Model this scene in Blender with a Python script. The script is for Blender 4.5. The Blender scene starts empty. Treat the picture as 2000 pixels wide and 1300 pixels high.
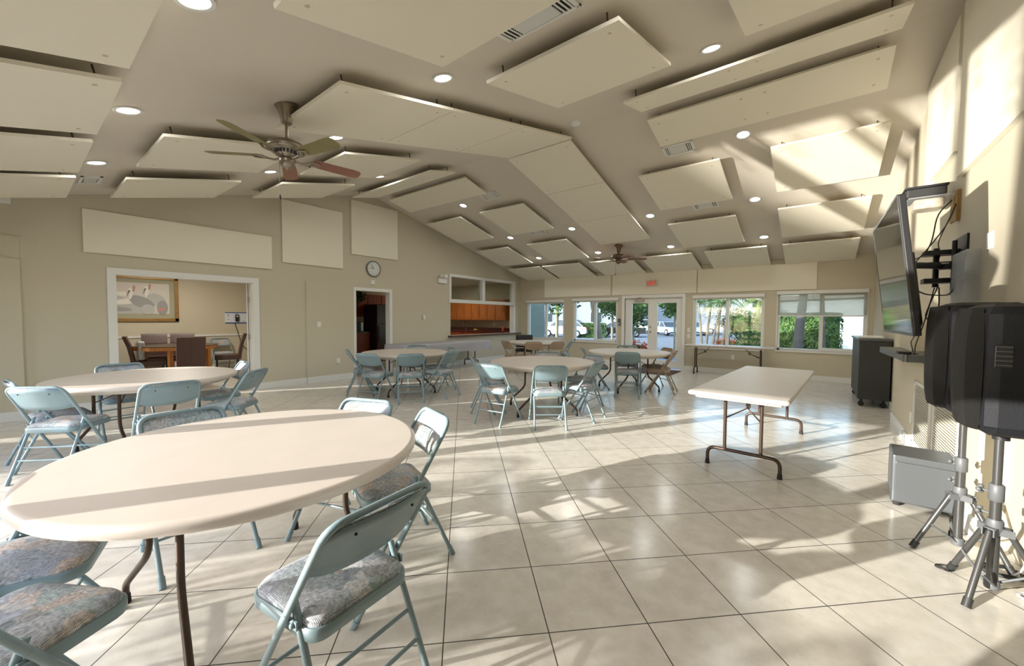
import bpy, math, random
from mathutils import Vector, Matrix
random.seed(7)
C = bpy.context.scene.collection
PI = math.pi
def R(a): return math.radians(a)

# ------------------------------------------------------------------ camera
f_px, H = 763.02, 1.381
yaw, pitch, roll = R(-37.871), R(2.258), R(-0.335)
def cam_axes():
    cy, sy, cp, sp = math.cos(yaw), math.sin(yaw), math.cos(pitch), math.sin(pitch)
    fwd = Vector((sy*cp, cy*cp, -sp)); right = Vector((cy, -sy, 0)); down = fwd.cross(right)
    cr, sr = math.cos(roll), math.sin(roll)
    return cr*right + sr*down, -sr*right + cr*down, fwd
r_, d_, f_ = cam_axes()
cd = bpy.data.cameras.new('camera'); cam = bpy.data.objects.new('camera', cd); C.objects.link(cam)
cd.sensor_fit = 'HORIZONTAL'; cd.sensor_width = 36.0; cd.lens = 36.0*f_px/2000.0
cd.clip_start = 0.02; cd.clip_end = 400
m = Matrix((( r_.x, -d_.x, -f_.x, 0), (r_.y, -d_.y, -f_.y, 0), (r_.z, -d_.z, -f_.z, H), (0, 0, 0, 1)))
cam.matrix_world = m
bpy.context.scene.camera = cam
def far(px, d, z=0.0):
    """a spot in the grounds at depth d along the azimuth of column px"""
    lat = (px-1000)/f_px*d
    return Vector((.789*lat-.614*d, .614*lat+.789*d, z))

# ------------------------------------------------------------------ materials
def s2l(c): return tuple((x/255/12.92 if x/255 <= .04045 else ((x/255+.055)/1.055)**2.4) for x in c)
def mat(name, rgb, rough=.6, metal=0., spec=.5, bump=0., bscale=40., var=0., vscale=3., emit=None, es=0., coat=0.):
    m = bpy.data.materials.new(name); m.use_nodes = True; nt = m.node_tree; b = nt.nodes['Principled BSDF']
    col = s2l(rgb)+(1,)
    b.inputs['Base Color'].default_value = col; b.inputs['Roughness'].default_value = rough
    b.inputs['Metallic'].default_value = metal; b.inputs['Specular IOR Level'].default_value = spec
    b.inputs['Coat Weight'].default_value = coat
    tc = nt.nodes.new('ShaderNodeTexCoord')
    if var > 0:
        n = nt.nodes.new('ShaderNodeTexNoise'); n.inputs['Scale'].default_value = vscale; n.inputs['Detail'].default_value = 4
        nt.links.new(tc.outputs['Object'], n.inputs['Vector'])
        r = nt.nodes.new('ShaderNodeMapRange'); r.inputs[1].default_value = .3; r.inputs[2].default_value = .7
        r.inputs[3].default_value = 1-var; r.inputs[4].default_value = 1+var
        nt.links.new(n.outputs['Fac'], r.inputs[0])
        mx = nt.nodes.new('ShaderNodeVectorMath'); mx.operation = 'SCALE'; mx.inputs[0].default_value = col[:3]
        nt.links.new(r.outputs[0], mx.inputs['Scale']); nt.links.new(mx.outputs[0], b.inputs['Base Color'])
    if bump > 0:
        n = nt.nodes.new('ShaderNodeTexNoise'); n.inputs['Scale'].default_value = bscale; n.inputs['Detail'].default_value = 3
        nt.links.new(tc.outputs['Object'], n.inputs['Vector'])
        bp = nt.nodes.new('ShaderNodeBump'); bp.inputs['Strength'].default_value = bump; bp.inputs['Distance'].default_value = .01
        nt.links.new(n.outputs['Fac'], bp.inputs['Height']); nt.links.new(bp.outputs['Normal'], b.inputs['Normal'])
    if emit:
        b.inputs['Emission Color'].default_value = s2l(emit)+(1,); b.inputs['Emission Strength'].default_value = es
    return m

def ramp(nt, stops):
    r = nt.nodes.new('ShaderNodeValToRGB'); e = r.color_ramp.elements
    while len(e) < len(stops): e.new(.5)
    for i, (p, c) in enumerate(stops): e[i].position = p; e[i].color = s2l(c)+(1,)
    return r

def fabric_mat():
    m = bpy.data.materials.new('patterned_fabric'); m.use_nodes = True; nt = m.node_tree; b = nt.nodes['Principled BSDF']
    L = nt.links; N = nt.nodes
    tc = N.new('ShaderNodeTexCoord'); info = N.new('ShaderNodeObjectInfo')
    add = N.new('ShaderNodeVectorMath'); add.operation = 'ADD'
    sc = N.new('ShaderNodeVectorMath'); sc.operation = 'SCALE'; sc.inputs[0].default_value = (3, 5, 2)
    L.new(info.outputs['Random'], sc.inputs['Scale']); L.new(tc.outputs['Object'], add.inputs[0]); L.new(sc.outputs[0], add.inputs[1])
    dist = N.new('ShaderNodeTexNoise'); dist.inputs['Scale'].default_value = 9; dist.inputs['Detail'].default_value = 2
    L.new(add.outputs[0], dist.inputs['Vector'])
    mixv = N.new('ShaderNodeVectorMath'); mixv.operation = 'MULTIPLY_ADD'; mixv.inputs[1].default_value = (.12, .12, .12)
    L.new(dist.outputs['Color'], mixv.inputs[0]); L.new(add.outputs[0], mixv.inputs[2])
    vor = N.new('ShaderNodeTexVoronoi'); vor.inputs['Scale'].default_value = 11; vor.inputs['Randomness'].default_value = 1
    L.new(mixv.outputs[0], vor.inputs['Vector'])
    sep = N.new('ShaderNodeSeparateColor'); L.new(vor.outputs['Color'], sep.inputs[0])
    rp = ramp(nt, [(0, (206, 206, 206)), (.22, (172, 180, 192)), (.4, (196, 200, 202)), (.55, (212, 198, 188)), (.7, (150, 160, 166)), (.85, (190, 196, 202)), (1, (172, 190, 190))])
    L.new(sep.outputs[0], rp.inputs[0])
    # crosshatch of the weave
    w1 = N.new('ShaderNodeTexWave'); w1.inputs['Scale'].default_value = 75; w1.inputs['Distortion'].default_value = 1.5; w1.bands_direction = 'X'
    w2 = N.new('ShaderNodeTexWave'); w2.inputs['Scale'].default_value = 75; w2.inputs['Distortion'].default_value = 1.5; w2.bands_direction = 'Y'
    L.new(tc.outputs['Object'], w1.inputs['Vector']); L.new(tc.outputs['Object'], w2.inputs['Vector'])
    mul = N.new('ShaderNodeMath'); mul.operation = 'MULTIPLY'; L.new(w1.outputs['Fac'], mul.inputs[0]); L.new(w2.outputs['Fac'], mul.inputs[1])
    streak = N.new('ShaderNodeTexNoise'); streak.inputs['Scale'].default_value = 90; streak.inputs['Detail'].default_value = 5
    L.new(mixv.outputs[0], streak.inputs['Vector'])
    mr = N.new('ShaderNodeMapRange'); mr.inputs[1].default_value = .35; mr.inputs[2].default_value = .65; mr.inputs[3].default_value = .62; mr.inputs[4].default_value = 1.15
    L.new(streak.outputs['Fac'], mr.inputs[0])
    mr2 = N.new('ShaderNodeMapRange'); mr2.inputs[3].default_value = .66; mr2.inputs[4].default_value = 1.5; L.new(mul.outputs[0], mr2.inputs[0])
    mm = N.new('ShaderNodeMath'); mm.operation = 'MULTIPLY'; L.new(mr.outputs[0], mm.inputs[0]); L.new(mr2.outputs[0], mm.inputs[1])
    s2 = N.new('ShaderNodeVectorMath'); s2.operation = 'SCALE'; L.new(rp.outputs['Color'], s2.inputs[0]); L.new(mm.outputs[0], s2.inputs['Scale'])
    L.new(s2.outputs[0], b.inputs['Base Color'])
    bp = N.new('ShaderNodeBump'); bp.inputs['Strength'].default_value = .35; bp.inputs['Distance'].default_value = .003
    L.new(mul.outputs[0], bp.inputs['Height']); L.new(bp.outputs['Normal'], b.inputs['Normal'])
    b.inputs['Roughness'].default_value = .95; b.inputs['Specular IOR Level'].default_value = .15
    return m

def tile_mat():
    T = .4572
    m = bpy.data.materials.new('floor_tile'); m.use_nodes = True; nt = m.node_tree; b = nt.nodes['Principled BSDF']; L = nt.links; N = nt.nodes
    tc = N.new('ShaderNodeTexCoord')
    mp = N.new('ShaderNodeMapping'); mp.vector_type = 'POINT'
    # tile frame: rotate the room by 45 degrees, offset so joints fall where the photo has them
    mp.inputs['Rotation'].default_value = (0, 0, R(TILE_ROT)); mp.inputs['Scale'].default_value = (1/T, 1/T, 1)
    mp.inputs['Location'].default_value = (TILE_OX, TILE_OY, 0)
    L.new(tc.outputs['Object'], mp.inputs['Vector'])
    sx = N.new('ShaderNodeSeparateXYZ'); L.new(mp.outputs[0], sx.inputs[0])
    def edge(sock):
        fr = N.new('ShaderNodeMath'); fr.operation = 'FRACT'; L.new(sock, fr.inputs[0])
        a = N.new('ShaderNodeMath'); a.operation = 'SUBTRACT'; L.new(fr.outputs[0], a.inputs[0]); a.inputs[1].default_value = .5
        c = N.new('ShaderNodeMath'); c.operation = 'ABSOLUTE'; L.new(a.outputs[0], c.inputs[0]); return c.outputs[0]
    mx = N.new('ShaderNodeMath'); mx.operation = 'MAXIMUM'; L.new(edge(sx.outputs['X']), mx.inputs[0]); L.new(edge(sx.outputs['Y']), mx.inputs[1])
    g = N.new('ShaderNodeMapRange'); g.inputs[1].default_value = .4935; g.inputs[2].default_value = .4955; L.new(mx.outputs[0], g.inputs[0])
    fl = N.new('ShaderNodeVectorMath'); fl.operation = 'FLOOR'; L.new(mp.outputs[0], fl.inputs[0])
    wn = N.new('ShaderNodeTexWhiteNoise'); L.new(fl.outputs[0], wn.inputs['Vector'])
    n1 = N.new('ShaderNodeTexNoise'); n1.inputs['Scale'].default_value = 9; n1.inputs['Detail'].default_value = 7; n1.inputs['Roughness'].default_value = .62
    L.new(tc.outputs['Object'], n1.inputs['Vector'])
    rp = ramp(nt, [(.3, (200, 194, 182)), (.5, (211, 205, 194)), (.72, (220, 215, 206))]); L.new(n1.outputs['Fac'], rp.inputs[0])
    # fine marbled flecks
    n2 = N.new('ShaderNodeTexNoise'); n2.inputs['Scale'].default_value = 34; n2.inputs['Detail'].default_value = 5; n2.inputs['Distortion'].default_value = 1.4
    L.new(tc.outputs['Object'], n2.inputs['Vector'])
    fk = N.new('ShaderNodeMapRange'); fk.inputs[1].default_value = .62; fk.inputs[2].default_value = .75; fk.inputs[3].default_value = 1; fk.inputs[4].default_value = .9; L.new(n2.outputs['Fac'], fk.inputs[0])
    tv = N.new('ShaderNodeMapRange'); tv.inputs[3].default_value = .965; tv.inputs[4].default_value = 1.03; L.new(wn.outputs['Value'], tv.inputs[0])
    mm = N.new('ShaderNodeMath'); mm.operation = 'MULTIPLY'; L.new(fk.outputs[0], mm.inputs[0]); L.new(tv.outputs[0], mm.inputs[1])
    s = N.new('ShaderNodeVectorMath'); s.operation = 'SCALE'; L.new(rp.outputs['Color'], s.inputs[0]); L.new(mm.outputs[0], s.inputs['Scale'])
    mix = N.new('ShaderNodeMix'); mix.data_type = 'RGBA'; L.new(g.outputs[0], mix.inputs['Factor']); L.new(s.outputs[0], mix.inputs['A']); mix.inputs['B'].default_value = s2l((62, 58, 52))+(1,)
    L.new(mix.outputs['Result'], b.inputs['Base Color'])
    rr = N.new('ShaderNodeMapRange'); rr.inputs[3].default_value = .2; rr.inputs[4].default_value = .8; L.new(g.outputs[0], rr.inputs[0]); L.new(rr.outputs[0], b.inputs['Roughness'])
    inv = N.new('ShaderNodeMath'); inv.operation = 'SUBTRACT'; inv.inputs[0].default_value = 1; L.new(g.outputs[0], inv.inputs[1])
    bp = N.new('ShaderNodeBump'); bp.inputs['Strength'].default_value = .5; bp.inputs['Distance'].default_value = .003; L.new(inv.outputs[0], bp.inputs['Height']); L.new(bp.outputs['Normal'], b.inputs['Normal'])
    b.inputs['Specular IOR Level'].default_value = .5
    return m
TILE_ROT, TILE_OX, TILE_OY = 45, -.4385, .1805

def leaf_mat(name, a, b2, rough=.6):
    m = bpy.data.materials.new(name); m.use_nodes = True; nt = m.node_tree; b = nt.nodes['Principled BSDF']
    tc = nt.nodes.new('ShaderNodeTexCoord'); n = nt.nodes.new('ShaderNodeTexNoise'); n.inputs['Scale'].default_value = 2.5; n.inputs['Detail'].default_value = 4
    nt.links.new(tc.outputs['Object'], n.inputs['Vector']); rp = ramp(nt, [(.35, a), (.65, b2)]); nt.links.new(n.outputs['Fac'], rp.inputs[0])
    nt.links.new(rp.outputs['Color'], b.inputs['Base Color']); b.inputs['Roughness'].default_value = rough
    b.inputs['Specular IOR Level'].default_value = .3
    return m

def wood_mat(name, a, b2, scale=3., rough=.45):
    m = bpy.data.materials.new(name); m.use_nodes = True; nt = m.node_tree; b = nt.nodes['Principled BSDF']
    tc = nt.nodes.new('ShaderNodeTexCoord'); mp = nt.nodes.new('ShaderNodeMapping'); mp.inputs['Scale'].default_value = (scale*6, scale*6, scale*.6)
    nt.links.new(tc.outputs['Object'], mp.inputs['Vector'])
    n = nt.nodes.new('ShaderNodeTexNoise'); n.inputs['Scale'].default_value = 2; n.inputs['Detail'].default_value = 5; nt.links.new(mp.outputs[0], n.inputs['Vector'])
    rp = ramp(nt, [(.3, a), (.7, b2)]); nt.links.new(n.outputs['Fac'], rp.inputs[0]); nt.links.new(rp.outputs['Color'], b.inputs['Base Color'])
    b.inputs['Roughness'].default_value = rough
    return m

def glass_mat(name, tint=(235, 242, 240)):
    m = bpy.data.materials.new(name); m.use_nodes = True; nt = m.node_tree; nt.nodes.remove(nt.nodes['Principled BSDF'])
    o = nt.nodes['Material Output']; t = nt.nodes.new('ShaderNodeBsdfTransparent'); t.inputs[0].default_value = s2l(tint)+(1,)
    g = nt.nodes.new('ShaderNodeBsdfGlossy'); g.inputs['Roughness'].default_value = .03
    lw = nt.nodes.new('ShaderNodeLayerWeight'); lw.inputs['Blend'].default_value = .5
    pw = nt.nodes.new('ShaderNodeMath'); pw.operation = 'POWER'; pw.inputs[1].default_value = 4; nt.links.new(lw.outputs['Facing'], pw.inputs[0])
    fr = nt.nodes.new('ShaderNodeMapRange'); fr.inputs[3].default_value = .035; fr.inputs[4].default_value = .6; nt.links.new(pw.outputs[0], fr.inputs[0])
    mx = nt.nodes.new('ShaderNodeMixShader'); nt.links.new(fr.outputs[0], mx.inputs[0]); nt.links.new(t.outputs[0], mx.inputs[1]); nt.links.new(g.outputs[0], mx.inputs[2])
    nt.links.new(mx.outputs[0], o.inputs[0]); return m

def veil_mat(name, rgb, transp):
    m = bpy.data.materials.new(name); m.use_nodes = True; nt = m.node_tree; b = nt.nodes['Principled BSDF']; o = nt.nodes['Material Output']
    b.inputs['Base Color'].default_value = s2l(rgb)+(1,); b.inputs['Roughness'].default_value = .8
    t = nt.nodes.new('ShaderNodeBsdfTransparent'); tr = nt.nodes.new('ShaderNodeBsdfTranslucent'); tr.inputs[0].default_value = s2l(rgb)+(1,)
    m1 = nt.nodes.new('ShaderNodeMixShader'); m1.inputs[0].default_value = .45
    nt.links.new(b.outputs[0], m1.inputs[1]); nt.links.new(tr.outputs[0], m1.inputs[2])
    m2 = nt.nodes.new('ShaderNodeMixShader'); m2.inputs[0].default_value = transp
    nt.links.new(m1.outputs[0], m2.inputs[1]); nt.links.new(t.outputs[0], m2.inputs[2]); nt.links.new(m2.outputs[0], o.inputs[0]); return m

M = dict(
    wall=mat('wall_paint', (198, 190, 169), .85, bump=.08, bscale=120),
    wall_green=mat('wall_paint_pale_green', (196, 196, 160), .85),
    ceil=mat('ceiling_paint', (212, 204, 190), .9, bump=.12, bscale=90),
    panel=mat('acoustic_panel_fabric', (232, 226, 208), .9, bump=.1, bscale=300),
    panel_edge=mat('panel_edge', (205, 190, 165), .9),
    white=mat('white_trim_paint', (226, 226, 222), .45),
    tile=tile_mat(), fabric=fabric_mat(),
    chair=mat('blue_grey_enamel', (124, 145, 151), .38, var=.05, vscale=8, coat=.15),
    chair_tan=mat('tan_enamel', (160, 138, 116), .4, var=.05),
    fabric_tan=mat('tan_fabric', (150, 135, 118), .95, var=.2, vscale=30),
    steel=mat('bolt_steel', (170, 168, 160), .3, 1.),
    top=mat('table_laminate', (203, 193, 182), .42, var=.025, vscale=5, bump=.03, bscale=60),
    leg=mat('brown_table_leg', (76, 62, 52), .35, .55),
    rubber=mat('dark_rubber', (38, 34, 32), .8), black=mat('black_plastic', (34, 34, 36), .45, var=.1), blackm=mat('black_speaker_shell', (24, 25, 29), .6, spec=.3, bump=.25, bscale=350),
    grille=mat('black_grille', (30, 28, 26), .6, .4, bump=.8, bscale=500), screen=mat('screen_glass', (12, 13, 14), .06, spec=.8),
    grey=mat('grey_metal_paint', (98, 101, 103), .35, .5), dgrey=mat('charcoal_panel', (42, 43, 42), .5, var=.08),
    tripod=mat('tripod_steel', (98, 98, 97), .3, .7), tripodh=mat('tripod_collar', (92, 94, 95), .5),
    nickel=mat('brushed_nickel', (150, 140, 124), .35, .9), bronze=mat('fan_bronze', (120, 98, 76), .4, .6),
    blade_olive=mat('fan_blade_olive', (128, 120, 78), .5, var=.05), blade_rose=mat('fan_blade_rosewood', (140, 96, 78), .5, var=.08),
    lamp=mat('lamp_diffuser', (255, 252, 244), .5, emit=(255, 250, 240), es=5.),
    cabinet=wood_mat('honey_oak', (150, 88, 38), (186, 116, 54)), cherry=wood_mat('cherry_wood', (120, 52, 26), (150, 70, 34)),
    counter=mat('maroon_counter', (78, 44, 40), .25, var=.2, vscale=40), fridge=mat('dark_fridge', (52, 32, 30), .3),
    leather=mat('brown_leather', (74, 50, 42), .4, var=.1, vscale=20, bump=.1), tablewood=wood_mat('table_oak', (176, 112, 50), (205, 140, 72)),
    glass=glass_mat('window_glass'), shade=veil_mat('roller_shade_fabric', (196, 190, 172), .42), shade2=mat('roller_shade_rolled', (205, 200, 186), .8),
    plastic=veil_mat('clear_plastic_cover', (215, 215, 222), .25), clear=veil_mat('clear_acrylic', (225, 228, 230), .6),
    gold=mat('antique_gold_frame', (150, 118, 70), .45, .4, var=.15, vscale=30), matb=mat('picture_mat_sage', (160, 160, 136), .9),
    paper=mat('print_paper', (200, 196, 188), .9), bird1=mat('print_grey', (150, 152, 150), .9), bird2=mat('print_light_grey', (176, 178, 174), .9), bird3=mat('print_pink', (186, 140, 128), .9), bird4=mat('print_dark_grey', (104, 104, 104), .9), bird5=mat('print_white', (216, 216, 208), .9),
    exit=mat('exit_letters', (225, 60, 40), .5, emit=(235, 50, 30), es=.25), exitf=mat('exit_sign_face', (206, 200, 190), .5),
    clockf=mat('clock_face', (208, 212, 206), .3), ink=mat('ink', (60, 60, 64), .6),
    blue=mat('notice_blue', (50, 90, 150), .6), notice=mat('notice_white', (215, 222, 232), .6),
    asphalt=mat('asphalt', (112, 116, 124), .9, var=.08, vscale=1.5, bump=.2), stripe=mat('parking_stripe', (235, 235, 235), .8),
    grass=leaf_mat('lawn', (66, 92, 46), (98, 122, 60)), stucco=mat('white_stucco', (172, 174, 178), .9, bump=.1), stucco_shaded=mat('shaded_stucco', (150, 156, 166), .9, bump=.1), stucco2=mat('grey_stucco', (150, 152, 140), .9), roof=mat('grey_roof', (120, 112, 108), .9), darkwin=mat('dark_window', (60, 66, 74), .2),  # apartment stucco: its grey-blue shade is put into the base colour
    leaf=leaf_mat('leaf_green', (44, 70, 34), (88, 112, 58)), leafd=leaf_mat('leaf_dark_green', (34, 62, 28), (70, 104, 44)), leafy=leaf_mat('leaf_yellow_green', (100, 126, 50), (140, 156, 76)), leafr=leaf_mat('leaf_red', (150, 60, 40), (190, 96, 60)),
    bark=mat('palm_bark', (140, 128, 112), .9, var=.15, vscale=10, bump=.3), barkd=mat('dark_bark', (70, 66, 66), .9, var=.1, vscale=8), barkg=mat('green_palm_stem', (120, 130, 60), .8),
    car_white=mat('white_car_paint', (206, 208, 212), .25, coat=.5), car_black=mat('black_car_paint', (38, 36, 36), .25, coat=.5), car_silver=mat('silver_car_paint', (176, 190, 206), .25, .3, coat=.5), car_red=mat('dark_red_car_paint', (110, 44, 40), .3, coat=.5),
    tyre=mat('tyre', (28, 28, 30), .9), rim=mat('wheel_rim', (190, 192, 196), .3, .6), tail=mat('tail_light', (180, 40, 36), .3),
    trimwood=mat('raw_wood_edge', (150, 120, 70), .7), foil=mat('crumpled_plastic', (190, 180, 160), .3, var=.3, vscale=14, bump=1., bscale=14), cable=mat('black_cable', (30, 30, 32), .5), cablew=mat('white_cable', (205, 205, 205), .5),
    cloth_w=mat('white_paper', (240, 240, 236), .7), orange=mat('orange_soap', (205, 80, 40), .5), sponge=mat('yellow_sponge', (200, 180, 70), .9), rug=mat('brown_mat', (84, 58, 46), .95))

# ------------------------------------------------------------------ mesh builder
class MB:
    def __init__(s): s.v = []; s.f = []; s.sm = []
    def add(s, v, f, smooth=False, T=None):
        o = len(s.v)
        s.v += [tuple(T @ Vector(p)) if T is not None else tuple(p) for p in v]
        s.f += [tuple(i+o for i in q) for q in f]; s.sm += [smooth]*len(f); return s
    def box(s, a, b, T=None):
        x0, y0, z0 = a; x1, y1, z1 = b
        v = [(x0,y0,z0),(x1,y0,z0),(x1,y1,z0),(x0,y1,z0),(x0,y0,z1),(x1,y0,z1),(x1,y1,z1),(x0,y1,z1)]
        return s.add(v, [(0,3,2,1),(4,5,6,7),(0,1,5,4),(1,2,6,5),(2,3,7,6),(3,0,4,7)], False, T)
    def rbox(s, a, b, r=.01, n=3, T=None, axis=2):
        """box with rounded vertical edges and softened top and bottom rims"""
        if axis == 0: a2 = (a[1], a[2], a[0]); b2 = (b[1], b[2], b[0])
        elif axis == 1: a2 = (a[2], a[0], a[1]); b2 = (b[2], b[0], b[1])
        else: a2, b2 = a, b
        prof = [(r, 0)] + [(r*(1-math.sin(t*PI/2/n)), r*(1-math.cos(t*PI/2/n))) for t in range(1, n+1)]
        e = min(r*.5, (b2[2]-a2[2])*.45)
        rings = []
        def ring(ins, z):
            x0, y0, x1, y1 = a2[0]+ins, a2[1]+ins, b2[0]-ins, b2[1]-ins; rr = max(r-ins, .0004); o = []
            for cx, cy, st in ((x1-rr, y1-rr, 0), (x0+rr, y1-rr, 90), (x0+rr, y0+rr, 180), (x1-rr, y0+rr, 270)):
                for k in range(n+1):
                    t = R(st+90*k/n); o.append((cx+rr*math.cos(t), cy+rr*math.sin(t), z))
            return o
        for ins, z in ((e, a2[2]), (e*.3, a2[2]+e*.3), (0, a2[2]+e), (0, b2[2]-e), (e*.3, b2[2]-e*.3), (e, b2[2])): rings.append(ring(ins, z))
        if axis == 0: rings = [[(p[2], p[0], p[1]) for p in g] for g in rings]
        elif axis == 1: rings = [[(p[1], p[2], p[0]) for p in g] for g in rings]
        return s.loft(rings, True, T, smooth=False)
    def loft(s, rings, caps=True, T=None, smooth=True, closed=True):
        n = len(rings[0]); v = [p for g in rings for p in g]; f = []
        for i in range(len(rings)-1):
            for j in range(n if closed else n-1):
                k = (j+1) % n; f.append((i*n+j, i*n+k, (i+1)*n+k, (i+1)*n+j))
        s.add(v, f, smooth, T)
        if caps: s.add(rings[0], [tuple(range(n))[::-1]], False, T); s.add(rings[-1], [tuple(range(n))], False, T)
        return s
    def lathe(s, prof, n=20, T=None, smooth=True, caps=True):
        return s.loft([[(r*math.cos(2*PI*j/n), r*math.sin(2*PI*j/n), z) for j in range(n)] for r, z in prof], caps, T, smooth)
    def tube(s, pts, r, n=8, T=None, caps=True):
        P = [Vector(p) for p in pts]; rs = r if isinstance(r, (list, tuple)) else [r]*len(P); rings = []
        t0 = (P[1]-P[0]).normalized(); up = Vector((0,0,1)) if abs(t0.z) < .9 else Vector((1,0,0)); u = t0.cross(up).normalized()
        for i, p in enumerate(P):
            t = ((P[min(i+1, len(P)-1)]-P[i]).normalized() + (P[i]-P[max(i-1, 0)]).normalized())
            t = t.normalized() if t.length > 1e-6 else t0
            u = (u - t*u.dot(t)).normalized(); w = t.cross(u)
            k = 1.0
            rings.append([tuple(p + (u*math.cos(2*PI*j/n)+w*math.sin(2*PI*j/n))*rs[i]*k) for j in range(n)])
        return s.loft(rings, caps, T)
    def prism(s, poly, z0, z1, T=None):
        n = len(poly); v = [(x, y, z0) for x, y in poly]+[(x, y, z1) for x, y in poly]
        f = [tuple(range(n))[::-1], tuple(range(n, 2*n))]+[(i, (i+1) % n, n+(i+1) % n, n+i) for i in range(n)]
        return s.add(v, f, False, T)
    def ball(s, c, r, n=10, T=None):
        rx, ry, rz = r if isinstance(r, tuple) else (r, r, r); m = max(4, n//2); rings = []
        for i in range(m+1):
            a = -PI/2+PI*i/m; k = max(math.cos(a), .02); rings.append([(c[0]+rx*k*math.cos(2*PI*j/n), c[1]+ry*k*math.sin(2*PI*j/n), c[2]+rz*math.sin(a)) for j in range(n)])
        return s.loft(rings, True, T)
    def mesh(s, name, m):
        me = bpy.data.meshes.new(name); me.from_pydata(s.v, [], s.f); me.materials.append(m)
        me.polygons.foreach_set('use_smooth', s.sm); me.update(); return me
    def build(s, name, m, parent=None, loc=None, rz=0.):
        o = bpy.data.objects.new(name, s.mesh(name, m)); C.objects.link(o); o.parent = parent
        if loc is not None: o.location = loc
        if rz: o.rotation_euler = (0, 0, rz)
        return o
def fillet(pts, rad, n=5):
    P = [Vector(p) for p in pts]; out = [P[0]]
    for i in range(1, len(P)-1):
        a = (P[i-1]-P[i]); b = (P[i+1]-P[i]); d = min(rad, a.length*.49, b.length*.49)
        A = P[i]+a.normalized()*d; B = P[i]+b.normalized()*d
        for k in range(n+1):
            t = k/n; out.append(A*(1-t)**2+P[i]*2*t*(1-t)+B*t*t)
    return out+[P[-1]]
def empty(name, loc=(0,0,0), rz=0., parent=None):
    o = bpy.data.objects.new(name, None); o.empty_display_size = .1; C.objects.link(o); o.location = loc; o.rotation_euler = (0,0,rz); o.parent = parent; return o
def tag(o, label, cat, group=None, kind=None):
    o['label'] = label; o['category'] = cat
    if group: o['group'] = group
    if kind: o['kind'] = kind
    return o
def struct(mb, name, m, parent=None):
    o = mb.build(name, m, parent)
    if parent is None: o['kind'] = 'structure'
    return o
KIDS = {}
def kids(o): return [c for c in C.objects if c.parent == o]
def dup(root, loc=None, rz=None):
    def cp(o, par):
        c = o.copy(); C.objects.link(c); c.parent = par
        if par is not None and 'label' in c and 'category' in c: del c['label']
        for k in kids(o): cp(k, c)
        return c
    r = cp(root, None)
    if loc is not None: r.location = loc
    if rz is not None: r.rotation_euler = (0, 0, rz)
    return r

# ------------------------------------------------------------------ the room
XL, XR, YB, YF = -8.27, .95, 11.1, -1.17
S, YR, ZR = .2425, 5.27, 4.20
def ceil_z(y): return ZR - S*abs(y-YR)
TH = .15
def wall_grid(mb, axis, pos, th, u0, u1, z0, z1, holes):
    us = sorted({u0, u1, *[h[0] for h in holes], *[h[1] for h in holes]}); zs = sorted({z0, z1, *[h[2] for h in holes], *[h[3] for h in holes]})
    us = [u for u in us if u0 <= u <= u1]; zs = [z for z in zs if z0 <= z <= z1]
    for i in range(len(us)-1):
        j = 0
        while j < len(zs)-1:
            uc = (us[i]+us[i+1])/2
            def hole(k): zc = (zs[k]+zs[k+1])/2; return any(h[0] < uc < h[1] and h[2] < zc < h[3] for h in holes)
            if hole(j): j += 1; continue
            k = j
            while k+1 < len(zs)-1 and not hole(k+1): k += 1
            a, b = (us[i], us[i+1]); p0, p1 = sorted((pos, pos+th))
            if axis == 'x': mb.box((p0, a, zs[j]), (p1, b, zs[k+1]))
            else: mb.box((a, p0, zs[j]), (b, p1, zs[k+1]))
            j = k+1
# floor of the hall and of the two rooms beyond the left wall
b = MB(); b.box((XL, YF, -.12), (XR, YB, 0)); struct(b, 'floor', M['tile'])
b = MB(); b.box((-12.4, YF, -.12), (XL, YB, 0)); struct(b, 'floor_side_rooms', M['tile'])
# ceiling: two slopes
b = MB()
for y0, y1 in ((YF, YR), (YR, YB)):
    z0, z1 = ceil_z(y0), ceil_z(y1)
    v = [(XL-TH, y0, z0), (XR+TH, y0, z0), (XR+TH, y1, z1), (XL-TH, y1, z1)]; v += [(x, y, z+.12) for x, y, z in v]
    b.add(v, [(0,1,2,3),(7,6,5,4),(0,4,5,1),(1,5,6,2),(2,6,7,3),(3,7,4,0)])
struct(b, 'ceiling', M['ceil'])
b = MB(); b.box((-12.4, YF, 2.62), (XL-TH, YB, 2.74)); struct(b, 'ceiling_side_rooms', M['ceil'])
def gable(mb, x0, x1, zb):
    ys = [YF, YR, YB]
    pts = [(YF, zb), (YB, zb), (YB, ceil_z(YB)+.01), (YR, ZR+.01), (YF, ceil_z(YF)+.01)]
    if ceil_z(YF) < zb: pts = [(YF, zb), (YB, zb), (YB, max(zb, ceil_z(YB))+.01), (YR, ZR+.01), (YF, zb+.01)]
    n = len(pts); v = [(x0, y, z) for y, z in pts]+[(x1, y, z) for y, z in pts]
    mb.add(v, [tuple(range(n)), tuple(range(n, 2*n))[::-1]]+[(i, n+i, n+(i+1) % n, (i+1) % n) for i in range(n)])
b = MB()
holes = [(.98, 2.80, 0, 2.0), (4.83, 5.74, 0, 1.99), (7.76, 10.72, .86, 2.58)]
wall_grid(b, 'x', XL, -TH, YF, YB, 0, 2.5, [h if h[3] < 2.5 else (h[0], h[1], h[2], 2.5) for h in holes])
wall_grid(b, 'x', XL, -TH, YF, YB, 2.5, 2.6, [(7.76, 10.72, 2.5, 2.58)])
gable(b, XL-TH, XL, 2.6); struct(b, 'wall_left', M['wall'])
b = MB()   # shallow plaster recess either side of the wide opening
for y0, y1 in ((YF, .10),): b.box((XL, y0, 0), (XL+.05, y1, 2.11))
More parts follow.
